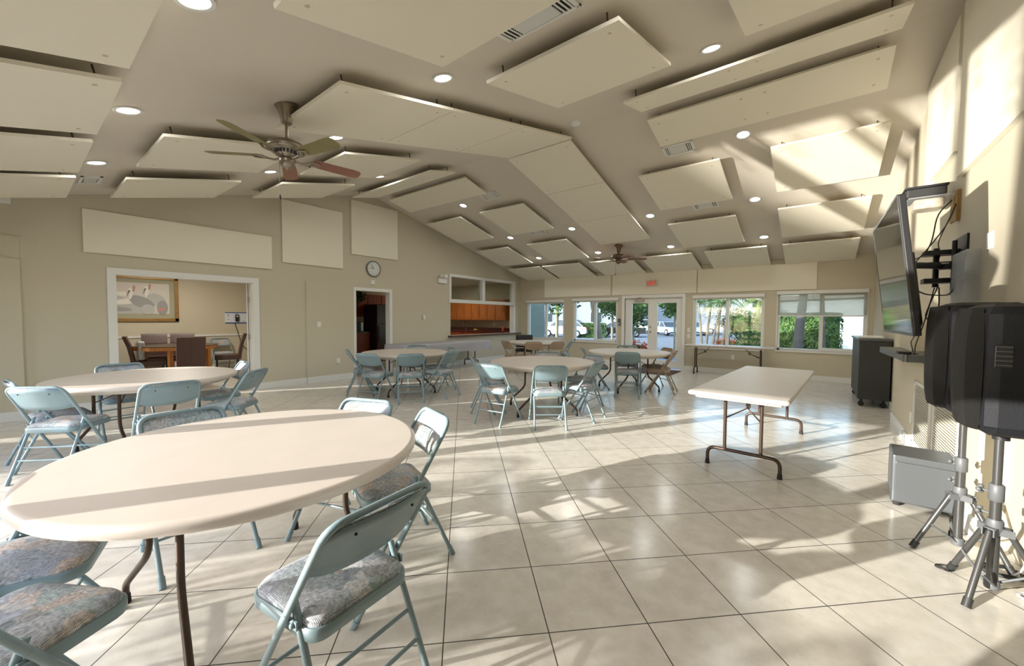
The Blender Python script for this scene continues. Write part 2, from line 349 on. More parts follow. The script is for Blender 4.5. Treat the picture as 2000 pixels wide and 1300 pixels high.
b.box((XL, YF, 2.11), (XL+.03, .10, 2.4)); b.box((XL, 3.74, 0), (XL+.025, 4.78, 2.11)); struct(b, 'trim_1', M['wall'])
b = MB()
wins = [(-7.93, -6.50, .66, 1.93), (-6.12, -4.68, .66, 1.95), (-4.44, -2.84, 0, 1.96), (-2.55, -1.0, .64, 1.96), (-.72, .84, .66, 1.99)]
wall_grid(b, 'y', YB, TH, -12.4, XR+TH, 0, 2.95, wins)
struct(b, 'wall_back', M['wall'])
b = MB(); b.box((XR, YF, 0), (XR+TH, YB, 2.4)); gable(b, XR, XR+TH, 2.4); struct(b, 'wall_right', M['wall'])
b = MB(); b.box((XR-.12, 3.72, 0), (XR, 6.17, .96)); struct(b, 'wall_ledge', M['wall'])
b = MB(); b.box((XR-.10, 6.17, 0), (XR, 7.33, 1.35)); struct(b, 'trim_2', M['wall'])
# front wall behind the camera, with the glazed opening the sun comes through
b = MB()
fh = [(-6.22, -5.34, 0, 2.0), (-5.17, -3.92, 0, 2.0), (-3.80, -2.79, 0, 2.0), (-2.67, -1.50, 0, 2.0), (-7.80, -7.50, 0, 2.0), (-10.46, -10.22, 0, 2.0), (-12.0, -11.2, 1.0, 2.0)]
wall_grid(b, 'y', YF, -.10, -12.4, XR+TH, 0, 2.8, fh); struct(b, 'wall_front', M['wall'])
# side rooms
b = MB(); b.box((-12.5, YF, 0), (-12.35, YB, 2.62)); struct(b, 'wall_side_rooms_far', M['wall'])
b = MB(); b.box((-12.35, 4.3, 0), (XL-TH, 4.4, 2.62)); struct(b, 'wall_side_rooms_middle', M['wall'])
# glass in the pass and door frames
# baseboards
def base(name, boxes):
    b = MB()
    for a, c in boxes: b.box(a, c)
    struct(b, name, M['white'])
base('baseboard_left', [((XL, YF, 0), (XL+.07, .10, .12)), ((XL, .10, 0), (XL+.018, .90, .12)), ((XL, 2.88, 0), (XL+.018, 3.74, .12)), ((XL, 3.74, 0), (XL+.043, 4.75, .12)), ((XL, 5.83, 0), (XL+.018, YB, .12))])
base('baseboard_back', [((XL, YB-.018, 0), (-4.50, YB, .12)), ((-2.78, YB-.018, 0), (XR, YB, .12))])
base('baseboard_right', [((XR-.14, 3.72, 0), (XR-.12, 6.19, .13)), ((XR-.14, 6.17, 0), (XR-.12, 6.19, .13)), ((XR-.12, 6.19, 0), (XR-.10, 7.35, .13)), ((XR-.12, 7.33, 0), (XR, 7.35, .13)), ((XR-.018, 7.35, 0), (XR, YB, .12))])
# casings
def casing(name, y0, y1, z1, w=.08, x=XL, d=.02, th=TH):
    b = MB()
    b.box((x-.001, y0-w, 0), (x+d, y0+.012, z1-.012)); b.box((x-.001, y1-.012, 0), (x+d, y1+w, z1-.012)); b.box((x-.001, y0-w, z1-.012), (x+d, y1+w, z1+w))
    b.box((x-th-.01, y0-.001, 0), (x-.001, y0+.012, z1-.012)); b.box((x-th-.01, y1-.012, 0), (x-.001, y1+.001, z1-.012)); b.box((x-th-.01, y0-.001, z1-.012), (x-.001, y1+.001, z1+.001))
    return struct(b, name, M['white'])
casing('door_1', .98, 2.80, 2.0, .085); casing('door_2', 4.83, 5.74, 1.99, .06)
# folded bifold door leaf at the right jamb of the wide opening
t = empty('bifold_door', (XL-TH-.03, 2.80, 0), R(-19)); tag(t, 'white folded bifold door leaves at the right jamb of the wide opening', 'door')
for i in range(2):
    b = MB(); b.box((-.55+i*.0, -.03+i*.035-.03, .02), (-.02, -.005+i*.035-.03, 1.98)); p = b.build('door_leaf', M['white'], t)
b = MB()
for z in (.25, .95, 1.65): b.box((-.02, -.045, z), (.012, .02, z+.09))
b.build('hinge', M['steel'], t)
# pass-through frame with two transom panes, and its counter ledge
b = MB(); x0, x1 = XL-TH-.01, XL+.02
for y0, y1, z0, z1 in ((7.70, 10.79, 2.54, 2.62), (7.70, 7.78, 1.90, 2.54), (10.70, 10.79, .86, 2.54), (7.70, 10.70, 1.80, 1.90), (9.10, 9.22, 1.90, 2.54)):
    b.box((x0, y0, z0), (x1, y1, z1))
struct(b, 'trim_3', M['white'])
b = MB(); b.box((XL-.09, 7.78, 1.88), (XL-.084, 10.72, 2.56)); struct(b, 'trim_4', M['glass'])
b = MB(); b.rbox((XL-.35, 7.66, .815), (XL+.14, 10.98, .855), .012); o = b.build('counter_ledge', M['counter']); tag(o, 'dark maroon serving ledge under the kitchen pass-through', 'counter')

# windows
def window(n, x0, x1, z0, z1, roller=True, mullion=None):
    r = MB(); w = .045; y0, y1 = YB+.03, YB+.11
    r.box((x0, y0, z0), (x0+w, y1, z1)); r.box((x1-w, y0, z0), (x1, y1, z1)); r.box((x0, y0, z0), (x1, y1, z0+w)); r.box((x0, y0, z1-w), (x1, y1, z1))
    xm = (x0+x1)/2 if mullion is None else mullion
    r.box((xm-.035, y0+.01, z0), (xm+.035, y1, z1))
    r.box((xm, y0+.02, z0+w), (x1-w, y0+.05, z0+w+.035)); r.box((xm, y0+.02, z1-w-.035), (x1-w, y0+.05, z1-w))
    o = struct(r, 'window_%d' % n, M['white'])
    g = MB(); g.box((x0+w, YB+.07, z0+w), (x1-w, YB+.076, z1-w)); g.build('window_pane', M['glass'], o)
    s = MB(); s.box((x0-.03, YB-.03, z0-.035), (x1+.03, YB+.05, z0)); s.box((x0-.02, YB-.01, z0-.03), (x0+.005, YB+.03, z1)); s.box((x1-.005, YB-.01, z0-.03), (x1+.02, YB+.03, z1)); s.build('window_sill', M['white'], o)
    return o
window(1, -7.93, -6.50, .66, 1.93); window(2, -6.12, -4.68, .66, 1.95); window(3, -2.55, -1.0, .64, 1.96); window(4, -.72, .84, .66, 1.99, mullion=.09)
# roller shades: three rolled up, one drawn half down
for i, (x0, x1, z1, lab) in enumerate(((-7.98, -6.46, 1.97, 'rolled-up cream roller shade over the window nearest the kitchen pass'), (-6.16, -4.62, 1.99, 'rolled-up cream roller shade over the window just left of the glass doors'),
                     (-2.58, -.98, 1.99, 'rolled-up cream roller shade over the window behind the long side table'), (-.74, .86, 2.03, 'cream roller shade drawn halfway down the window by the black cart'))):
    t = empty('roller_shade', ((x0+x1)/2, YB-.035, z1)); tag(t, lab, 'blind', 'roller shades on the windows')
    w = (x1-x0)/2
    b = MB(); b.box((-w, -.035, -.075), (w, .03, .0)); b.build('headrail', M['white'], t)
    b = MB()
    if i == 3:
        b.box((-w+.02, .0, -.565), (w-.02, .0035, -.07)); b.build('shade_fabric', M['shade'], t)
        b = MB(); b.box((-w+.02, -.006, -.585), (w-.02, .008, -.56)); b.build('hem_bar', M['white'], t)
    else:
        b.box((-w+.02, .0, -.11), (w-.02, .003, -.07)); b.build('shade_fabric', M['shade2'], t)
# glass double doors
r = MB(); x0, x1, z1 = -4.44, -2.84, 1.96; y0, y1 = YB-.01, YB+.13
r.box((x0-.08, y0-.02, 0), (x0, y1, z1)); r.box((x1, y0-.02, 0), (x1+.08, y1, z1)); r.box((x0-.08, y0-.02, z1), (x1+.08, y1, z1+.09))
d3 = struct(r, 'door_3', M['white'])
xm = (x0+x1)/2
for k, (a, c) in enumerate(((x0, xm), (xm, x1))):
    lf = MB(); yy0, yy1 = YB+.03, YB+.075; w = .16
    g0 = a+.21 if k == 0 else a+.13; g1 = c-.13 if k == 0 else c-.16
    lf.box((a, yy0, 0.02), (g0, yy1, z1)); lf.box((g1, yy0, .02), (c, yy1, z1)); lf.box((g0, yy0, .02), (g1, yy1, .22)); lf.box((g0, yy0, z1-.15), (g1, yy1, z1))
    o = lf.build('door_leaf', M['white'], d3)
    g = MB(); g.box((g0, YB+.05, .22), (g1, YB+.055, z1-.15)); g.build('door_glass', M['glass'], o)
hb = MB(); hb.lathe([(.03, 0), (.03, .012), (.012, .016), (.012, .05), (.026, .055), (.03, .075), (.02, .09)], 12, Matrix.Translation((xm-.06, YB+.03, 1.0)) @ Matrix.Rotation(R(90), 4, 'X'))
hb.lathe([(.026, 0), (.026, .02), (.01, .024)], 12, Matrix.Translation((xm-.06, YB+.03, 1.14)) @ Matrix.Rotation(R(90), 4, 'X')); hb.build('door_handle', M['steel'], d3)
cb = MB(); cb.box((x0+.3, YB-.05, 1.86), (x0+.56, YB+.03, 1.92)); cb.tube([(x0+.42, YB-.03, 1.9), (x0+.18, YB-.14, 1.93), (x0+.5, YB-.02, 1.98)], .01, 6); cb.build('door_closer', M['steel'], d3)

# ------------------------------------------------------------------ acoustic panels
ROWN = {'n0': 'lowest row', 'n1': 'second row, near slope', 'n2': 'third row, near slope', 'n3': 'just under the ridge, near slope',
        'f0': 'just under the ridge, far slope', 'f1': 'second row, far slope', 'f2': 'third row, far slope', 'f3': 'in the last row above the window wall'}
def ceiling_panel(x0, x1, y0, y1, label, hang=True):
    near = y1 <= YR+.02
    sgn = S if near else -S
    yc = (y0+y1)/2; zc = 4.07 - S*abs(yc-YR)
    a = math.atan(sgn); L = (y1-y0)/2/1.0; W = (x1-x0)/2; L2 = L/math.cos(a)
    t = empty('acoustic_panel', ((x0+x1)/2, yc, zc)); t.rotation_euler = (a, 0, 0)
    tag(t, label, 'acoustic panel', 'acoustic panels hung under the sloped ceiling')
    b = MB(); b.box((-W, -L2, 0), (W, L2, .026)); b.build('panel_board', M['panel'], t)
    xs = (-W+.12, W-.12) if W < .9 else (-W+.12, -.12, .12, W-.12)
    for x in xs:
        for y in (-L2+.12, L2-.12): bt = MB(); bt.lathe([(.014, 0), (.014, -.002)], 10, Matrix.Translation((x, y, 0))); bt.build('fixing_button', M['panel_edge'], t)
    for x in (-W+.12, W-.12):
        for y in (-L2+.1, L2-.1):
            h = MB(); h.tube([(x, y, .026), (x, y, .125)], .006, 6); h.build('hanger', M['leg'], t)
    return t
def colname(x): return ('nearest the left wall', 'second from the left wall', 'in the middle strip', 'second from the right wall', 'nearest the right wall')[x]
PN = [(-7.80, -6.58, .91, 2.10, 'n1', 0), (-5.96, -4.74, .91, 2.10, 'n1', 1), (-2.32, -1.10, .91, 2.10, 'n1', 3),
      (-7.82, -6.60, 2.66, 3.87, 'n2', 0), (-5.98, -4.76, 2.66, 3.87, 'n2', 1), (-2.34, -1.13, 2.63, 3.83, 'n2', 3), (-.53, .66, 2.6, 3.80, 'n2', 4),
      (-7.80, -5.31, 4.52, 5.13, 'n3', 0), (-1.84, .54, 4.44, 5.03, 'n3', 4),
      (-7.79, -5.36, 5.40, 6.0, 'f0', 0), (-1.88, .54, 5.36, 5.96, 'f0', 4),
      (-7.93, -6.72, 6.62, 7.82, 'f1', 0), (-6.10, -4.88, 6.62, 7.82, 'f1', 1), (-2.43, -1.21, 6.57, 7.78, 'f1', 3), (-.57, .65, 6.57, 7.79, 'f1', 4),
      (-7.92, -6.74, 8.45, 9.65, 'f2', 0), (-6.09, -4.90, 8.45, 9.67, 'f2', 1), (-2.47, -1.25, 8.41, 9.62, 'f2', 3), (-.59, .64, 8.39, 9.60, 'f2', 4),
      (-7.93, -6.72, 9.98, 11.08, 'f3', 0), (-6.62, -5.36, 9.98, 11.08, 'f3', 1), (-5.05, -3.84, 9.98, 11.08, 'f3', 2), (-3.60, -2.38, 9.98, 11.08, 'f3', 5), (-2.10, -.88, 9.98, 11.08, 'f3', 3), (-.60, .62, 9.98, 11.08, 'f3', 4),
      (-7.79, -6.57, -.72, .50, 'n0', 0), (-6.33, -5.11, -.72, .50, 'n0', 1), (-4.87, -3.65, -.72, .50, 'n0', 2), (-3.42, -2.2, -.72, .50, 'n0', 5)]
for x0, x1, y0, y1, r, c in PN:
    if r == 'f3': nm = {0: 'cream panel above the first window from the kitchen, last row', 1: 'cream panel above the gap left of the second window, last row', 2: 'cream panel behind the small ceiling fan, last row by the windows', 5: 'cream panel above the exit doors, last row', 3: 'cream panel over the side table window, last row', 4: 'cream panel over the half-shaded window, last row by the right wall'}[c]
    elif r == 'n0': nm = {0: 'cream panel in the left corner row, fourth and lowest of its stack of four', 1: 'cream panel at the left edge, third of the row of four near the camera', 2: 'cream panel at the left edge, second of the row of four near the camera', 5: 'largest cream panel in the upper left corner over the front tables'}[c]
    elif x1-x0 > 2: nm = 'long narrow cream panel %s, %s' % (ROWN[r], 'by the left wall' if c == 0 else 'by the right wall')
    elif (r, c) == ('f1', 4): nm = 'square cream panel lit by the sun patch, second row of the far slope'
    else: nm = 'square cream acoustic panel %s, %s' % (ROWN[r], colname(c))
    ceiling_panel(x0, x1, y0, y1, nm)
for i, (y0, y1) in enumerate(((1.63, 2.835), (2.845, 4.045), (4.055, 5.26), (5.28, 6.49), (6.50, 7.715), (7.725, 8.95))):
    dx = -.03 if i < 3 else -.08
    ceiling_panel(-4.14+dx, -2.94+dx, y0, y1, 'cream panel of the middle ribbon over the ridge, ' + ('first, beside the big fan', 'second, near slope', 'third, touching the ridge', 'fourth, just past the ridge', 'fifth, far slope', 'sixth and last, before the small fan')[i])
# wall panels
def wall_panel(verts, x, d, label, nm='wall_panel', grp='acoustic panels on the walls'):
    """verts (u, z) on the plane x (facing +x when d > 0)"""
    n = len(verts); v = [(x, u, z) for u, z in verts]+[(x+d, u, z) for u, z in verts]
    f = [tuple(range(n)), tuple(range(n, 2*n))[::-1]]+[(i, n+i, n+(i+1) % n, (i+1) % n) for i in range(n)]
    if d < 0: f = [q[::-1] for q in f]
    b = MB(); b.add(v, f); o = b.build(nm, M['panel']); tag(o, label, 'acoustic panel', grp); return o
wall_panel([(.67, 2.28), (3.11, 2.28), (3.11, 2.89), (.67, 2.89)], XL+.002, .035, 'long low cream panel over the wide side-room opening')
wall_panel([(3.30, 2.435), (4.53, 2.435), (4.53, 3.65), (3.30, 3.65)], XL+.002, .035, 'square cream wall panel between the wide opening and the clock')
wall_panel([(4.74, 2.785), (5.955, 2.785), (5.955, 3.985), (4.74, 3.985)], XL+.002, .035, 'square cream wall panel highest on the left wall, over the clock')
wall_panel([(5.13, 2.86), (6.34, 2.86), (6.34, 3.95), (5.2, 4.02), (5.13, 4.02)], XR-.002, -.035, 'tall cream wall panel on the right wall above the television')
wall_panel([(1.9, 2.60), (5.01, 2.60), (5.01, 4.05), (1.9, 3.38)], XR-.002, -.035, 'big sunlit cream wall panel in the upper right corner')
for x0, x1, lab in ((-7.24, -4.88, 'flat cream panel on the far wall over the two left windows'), (-4.83, -2.5, 'flat cream panel on the far wall behind the exit sign'), (-2.47, -.01, 'flat cream panel on the far wall over the side table window')):
    b = MB(); b.box((x0, YB-.022, 2.06), (x1, YB-.002, 2.66)); o = b.build('wall_panel', M['panel']); tag(o, lab, 'acoustic panel', 'acoustic panels on the walls')

# ------------------------------------------------------------------ recessed lights
def light(name, kind, loc, energy, col=(1, 1, 1), **k):
    l = bpy.data.lights.new(name, kind); l.energy = energy; l.color = col
    for a, b in k.items(): setattr(l, a, b)
    o = bpy.data.objects.new(name, l); C.objects.link(o); o.location = loc; return o
CANS = [(-4.76, .68), (-6.66, .67), (-2.82, .69), (-2.81, 2.54), (-4.79, 2.56), (-6.7, 2.53), (-6.68, 4.43), (-.89, 4.31), (-.89, 6.44), (-.93, 8.3), (-2.81, 8.31), (-4.69, 8.35), (-6.55, 8.33), (-6.52, 6.52), (-.93, 10.0-.45+.4), (-2.85, 9.95), (-4.72, 9.85), (-6.62, 9.8), (-.89, 2.5)]
CANL = ['over the left edge of the near table', 'in the corner between the wide opening and the left panels', 'at the top edge over the near table', 'alone beside the middle ribbon, near slope', 'behind the big ceiling fan blades', 'under the big fan pull chain, near slope', 'by the long panel under the ridge at the left wall', 'beside the long narrow panel on the near slope', 'next to the air vent by the right wall', 'beside the second sunlit panel, far slope', 'right of the ribbon between square panels', 'left of the ribbon, third row of the far slope', 'by the left wall above the kitchen pass', 'next to the small vent, second row of the far slope', 'nearest the half-shaded window', 'above the exit doors', 'beside the small ceiling fan', 'in the far left corner over the first window', 'above the camera side, right wall end']
cans = []
def resite(x, y):
    z = 4.27-S*abs(y-YR)
    k = (ZR-S*YR-H)/((z-H)-S*y) if y < YR else (ZR+S*YR-H)/((z-H)+S*y)
    return x*k, y*k
CANS = [resite(*c) for c in CANS]
proto = None
for (x, y), lab in zip(CANS, CANL):
    z = ceil_z(y); a = math.atan(S if y < YR else -S)
    if proto is None:
        t = empty('recessed_light', (x, y, z))
        b = MB(); b.lathe([(.072, .0), (.098, -.002), (.1, -.006), (.094, -.011), (.074, -.008)], 28, caps=False); b.build('trim_ring', M['white'], t)
        b = MB(); b.lathe([(.001, -.004), (.074, -.004)], 28, caps=False); b.build('diffuser', M['lamp'], t)
        proto = t
    else: t = dup(proto, (x, y, z))
    t.rotation_euler = (a, 0, 0); tag(t, 'round white recessed ceiling light ' + lab, 'ceiling light', 'recessed lights in the ceiling')
    l = light('can_lamp', 'AREA', (x, y, z-.03), 6.0, (1, 1, .98), shape='DISK', size=.15)
    l.rotation_euler = (a, 0, 0)
# ------------------------------------------------------------------ vents
def vent(x, y, w, d, label):
    x, y = resite(x, y)
    z = ceil_z(y); a = math.atan(S if y < YR else -S)
    t = empty('air_vent', (x, y, z)); t.rotation_euler = (a, 0, 0); tag(t, label, 'air vent', 'louvred air vents in the ceiling')
    b = MB()
    for x0, y0, x1, y1 in ((-w, -d, w, -d+.03), (-w, d-.03, w, d), (-w, -d, -w+.03, d), (w-.03, -d, w, d)): b.box((x0, y0, -.012), (x1, y1, 0))
    b.build('vent_frame', M['white'], t)
    b = MB(); b.box((-w+.03, -d+.03, -.002), (w-.03, d-.03, -.0005)); b.build('vent_cavity', M['dgrey'], t)
    b = MB(); n = 12
    for i in range(n):
        yy = -d+.05+(2*d-.1)*i/(n-1); b.box((-w*.55, -.001, -.012), (w*.55, .001, .006), Matrix.Translation((0, yy, -.006)) @ Matrix.Rotation(R(45), 4, 'X'))
    for sx in (-1, 1):
        for k in range(3):
            xx = sx*(w*.62+k*w*.11); b.box((-.001, -d+.03, -.014), (.012, d-.03, -.011), Matrix.Translation((xx, 0, 0)) @ Matrix.Rotation(R(0), 4, 'Y'))
    b.build('louver', M['white'], t)
vent(-1.70, 2.36, .30, .20, 'big white louvred ceiling vent at the top of the view')
vent(-1.75, 6.40, .22, .13, 'white louvred vent on the far slope below the long panel by the right wall')
vent(-1.73, 8.22, .22, .13, 'white louvred vent between two square panels right of the ribbon')
vent(-5.60, 6.42, .22, .13, 'white louvred vent under the long panel left of the ribbon')
vent(-5.62, 8.25, .22, .13, 'white louvred vent between the panels over the kitchen side')
vent(-7.6, 4.3-3.63+.03, .2, .1, 'flat white return vent in the ceiling by the left wall')
b = MB(); b.lathe([(.07, 0), (.075, -.02), (.06, -.035), (.02, -.04)], 20); o = b.build('smoke_detector', M['white'], None, (-2.74, 4.93, ceil_z(4.93))); tag(o, 'round white smoke detector on the ceiling beside the ridge', 'smoke detector')

# ------------------------------------------------------------------ ceiling fans
def fan(name, x, y, zh, rot, metal, blades, label, zc=None, sc=1.0):
    t = empty(name, (x, y, zh)); t.scale = (sc, sc, sc); tag(t, label, 'ceiling fan')
    zt = (ceil_z(y)-zh)/sc
    b = MB(); b.lathe([(.012, zt-.17), (.04, zt-.17), (.048, zt-.155), (.055, zt-.10), (.075, zt-.05), (.096, zt-.025), (.098, zt+.0), (.09, zt+.02)], 24); b.build('canopy', metal, t)
    b = MB(); b.tube([(0, 0, .12), (0, 0, zt-.14)], .0125, 12); b.build('downrod', metal, t)
    b = MB(); b.lathe([(.013, .16), (.022, .14), (.05, .125), (.11, .115), (.15, .095), (.168, .07), (.168, .05), (.15, .035), (.10, .03), (.085, .0), (.06, -.01), (.06, -.03), (.03, -.032)], 32); b.build('motor_housing', metal, t)
    b = MB()
    for k in range(20):
        a = 2*PI*k/20; b.box((-.004, -.008, -.014), (.004, .008, .014), Matrix.Rotation(a, 4, 'Z') @ Matrix.Translation((.0955, 0, .014)) @ Matrix.Rotation(R(25), 4, 'Y'))
    b.build('vent_slots', M['black'], t)
    b = MB(); b.lathe([(.02, -.028), (.066, -.032), (.07, -.045), (.066, -.07), (.05, -.10), (.025, -.118), (.012, -.122), (.01, -.132)], 28); b.build('switch_cup', metal, t)
    for k, bm in enumerate(blades):
        a = rot+2*PI*k/5; T = Matrix.Rotation(a, 4, 'Z')
        out = [(.23, -.052), (.30, -.062), (.60, -.070), (.655, -.06), (.675, -.035), (.675, .035), (.655, .06), (.60, .070), (.30, .062), (.23, .052)]
        b = MB(); b.prism(out, -.003, .003, T @ Matrix.Translation((0, 0, -.012)) @ Matrix.Rotation(R(-13), 4, 'X')); p = b.build('blade', bm, t)
        b = MB()
        b.tube([(.06, 0, -.035), (.11, 0, -.045), (.16, 0, -.035), (.2, 0, -.026)], [.012, .010, .009, .012], 8, T)
        for s in (-1, 1): b.tube([(.17, 0, -.032), (.20, s*.03, -.024), (.25, s*.034, -.020), (.29, s*.012, -.020)], .008, 6, T)
        b.build('blade_bracket', metal, p)
    b = MB(); cx, cy = -.05, -.045
    b.tube([(cx, cy, -.06), (cx, cy, -.36)], .0022, 5); c = b.build('pull_chain', metal, t)
    b = MB(); b.lathe([(.003, -.355), (.009, -.372), (.011, -.39), (.006, -.405)], 10, Matrix.Translation((cx, cy, 0))); b.build('chain_knob', M['leg'], c)
    return t
BO, BR_ = M['blade_olive'], M['blade_rose']
fan('ceiling_fan', -3.89, 1.61, 2.86, R(FAN_ROT if 'FAN_ROT' in globals() else 10), M['nickel'], [BO, BR_, BR_, BO, BO], 'large five-blade ceiling fan with nickel motor, near the camera')
fan('ceiling_fan', -3.95, 9.40, 2.86, R(25), M['bronze'], [BR_]*5, 'small distant brown five-blade ceiling fan before the exit doors')

# ------------------------------------------------------------------ folding chairs
def make_chair(metal, fab):
    t = empty('folding_chair')
    # geometry of the bent back frame (an inverted U leaning back)
    foot, topy, zt = .235, -.265, .79
    def yat(z): return foot + (topy-foot)*z/zt
    zp = .46
    b = MB(); xs = .215
    path = fillet([(-xs, yat(zp), zp), (-xs+.012, yat(zt-.01), zt), (xs-.012, yat(zt-.01), zt), (xs, yat(zp), zp)], .07, 6)
    b.tube(path, .0125, 10); b.build('back_frame', metal, t)
    # pressed steel back panel, curved
    def yb(x, z): return yat(z) - .035*(1-(x/.2)**2)*1.0
    def panel(z0, z1, off, th, xw, nx=10, nz=5, crown=0.):
        rings = []
        pts = []
        for i in range(nx+1):
            x = -xw+2*xw*i/nx; col = []
            lo = z0 + .03*(abs(x)/xw)**4; hi = z1 - .025*(abs(x)/xw)**6
            for j in range(nz+1):
                z = lo+(hi-lo)*j/nz; cr = crown*math.sin(PI*j/nz)**.5*(1-(x/xw)**6) if crown else 0
                col.append((x, yb(x, z)+off+cr, z))
            for j in range(nz, -1, -1):
                z = lo+(hi-lo)*j/nz; col.append((x, yb(x, z)+off-th, z))
            pts.append(col)
        return pts
    b = MB(); b.loft(panel(.585, .782, .004, .008, .2), True); b.build('backrest_panel', metal, t)
    for sx in (-1, 1):
        b = MB(); b.ball((sx*.11, yb(.11, .735)-.006, .735), .005, 8); b.build('rivet', M['rubber'], t)
    b = MB(); b.loft(panel(.60, .79, .007, .002, .188, crown=.02), True); pad = b.build('back_cushion', fab, t)
    # legs
    for s in (-1, 1):
        b = MB(); x = s*xs; b.tube([(x, yat(zp+.02), zp+.02), (x+s*.004, yat(.03), .03)], .0125, 10); l = b.build('leg', metal, t)
        b = MB(); b.tube([(x+s*.004, yat(.05), .05), (x+s*.005, yat(.0), .0)], .0165, 10); b.build('foot_cap', metal, l)
        b = MB(); x = s*.188; b.tube([(x, -.055, .505), (x, -.075, .46), (x+s*.008, -.265, .03)], .0115, 10); l = b.build('leg', metal, t)
        b = MB(); b.tube([(x+s*.008, -.256, .05), (x+s*.008, -.278, .0)], .0155, 10); b.build('foot_cap', metal, l)
        b = MB(); b.tube([(s*.203, yat(.44), .44), (s*.203, -.085, .452)], .006, 6); b.box((s*.203-.003, -.10, .428), (s*.203+.003, yat(.44)+.01, .455))
        b.ball((s*.21, yat(.44)+.0, .442), .009, 8); b.ball((s*.21, -.085, .442), .009, 8); b.build('hinge_bracket', metal, t)
    # cross bars
    for (y0, z0, w) in ((-.20, .175, .19), (-.155, .27, .188), (yat(.20), .20, xs)):
        b = MB(); b.tube([(-w, y0, z0), (w, y0, z0)], .0075, 8); b.build('cross_bar', metal, t)
    # seat pan and cushion
    def outl(w0, w1, y0, y1, r, z):
        o = []
        for cx, cy, st in ((w1-r, y1-r, 0), (-w1+r, y1-r, 90), (-w0+r*.7, y0+r*.7, 180), (w0-r*.7, y0+r*.7, 270)):
            rr = r if st < 180 else r*.7
            for k in range(6):
                a = R(st+18*k); o.append((cx+rr*math.cos(a), cy+rr*math.sin(a), z))
        return o
    b = MB(); b.loft([outl(.182, .196, -.155, .215, .07, .39), outl(.19, .204, -.163, .223, .07, .395), outl(.19, .204, -.163, .223, .07, .43), outl(.186, .20, -.159, .219, .07, .434)], True); b.build('seat_pan', metal, t)
    b = MB(); rg = []
    for ins, z in ((0, .432), (0, .442), (.008, .454), (.03, .463), (.075, .469), (.12, .471)): rg.append(outl(.182-ins, .196-ins, -.155+ins, .215-ins, max(.07-ins*.4, .02), z))
    b.loft(rg, True); b.build('seat_cushion', fab, t)
    return t
chair_blue = make_chair(M['chair'], M['fabric'])
chair_tan = make_chair(M['chair_tan'], M['fabric_tan'])
used = set()
def chair(x, y, az, label, group, tan=False):
    src = chair_tan if tan else chair_blue
    if src in used: t = dup(src, (x, y, 0))
    else: t = src; used.add(src); t.location = (x, y, 0)
    t.rotation_euler = (0, 0, R(az-90)); tag(t, label, 'chair', group); return t
def seat_from_back(bx, by, az, d=.262): return bx+d*math.cos(R(az)), by+d*math.sin(R(az))
def chair_b(bx, by, az, label, group, tan=False):
    x, y = seat_from_back(bx, by, az); return chair(x, y, az, label, group, tan)

# ------------------------------------------------------------------ tables
def curved_leg(mb, x, y, ox, oy, ztop, zb):
    mb.tube(fillet([(x, y, ztop), (x, y, zb), (x+ox, y+oy, .10), (x+ox, y+oy, .0)], .09, 5), .0145, 10)
def make_round(r=.775):
    t = empty('round_table')
    b = MB(); z = .74
    b.lathe([(r-.06, z-.052), (r-.02, z-.05), (r-.006, z-.043), (r, z-.034), (r, z-.016), (r-.004, z-.007), (r-.012, z-.002), (r-.022, z), (r-.026, z), (r*.5, z), (.01, z)], 72); b.build('tabletop', M['top'], t)
    b = MB(); b.lathe([(r-.075, z-.052), (r-.075, z-.075), (r-.09, z-.08), (r-.12, z-.052)], 60, caps=False); b.build('apron_rim', M['top'], t)
    for sy in (-1, 1):
        for sx in (-1, 1):
            b = MB(); b.tube(fillet([(sx*.20, sy*.36, z-.06), (sx*.20, sy*.36, .30), (sx*.42, sy*.40, .09), (sx*.42, sy*.40, .02)], .07, 5), .0145, 10)
            b.box((sx*.20-.03, sy*.36-.03, z-.062), (sx*.20+.03, sy*.36+.03, z-.052)); l = b.build('leg', M['leg'], t)
            b = MB(); b.lathe([(.02, 0), (.02, .01), (.017, .045)], 10, Matrix.Translation((sx*.42, sy*.40, 0))); b.build('rubber_foot', M['rubber'], l)
        b = MB(); b.tube([(-.20, sy*.36, .50), (0, sy*.19, .62), (.20, sy*.36, .50)], .006, 6); b.tube([(0, sy*.19, .62), (0, sy*.08, z-.06)], .007, 6); b.build('folding_brace', M['leg'], t)
    return t
rt = make_round(); rt_used = False
TBL = {'A': (-2.19, .735, 4), 'B': (-5.62, .90, 20), 'C': (-5.98, 4.48, 70), 'D': (-3.21, 4.87, 45), 'E': (-5.95, 8.75, 10), 'F': (-2.87, 7.40, 50)}
TL = {'A': 'largest round folding table in the foreground, striped with sun and shadow', 'B': 'round folding table at the left in front of the wide opening', 'C': 'round folding table in front of the kitchen doorway',
      'D': 'round folding table in the middle of the hall, ringed by blue-grey chairs', 'E': 'farthest round folding table under the left windows, with tan chairs', 'F': 'round folding table in front of the glass exit doors'}
for k in 'ABCDEF':
    x, y, a = TBL[k]
    if k == 'A': t = rt; t.location = (x, y, 0)
    else: t = dup(rt, (x, y, 0))
    t.rotation_euler = (0, 0, R(a)); tag(t, TL[k], 'table', 'round folding tables in the hall')
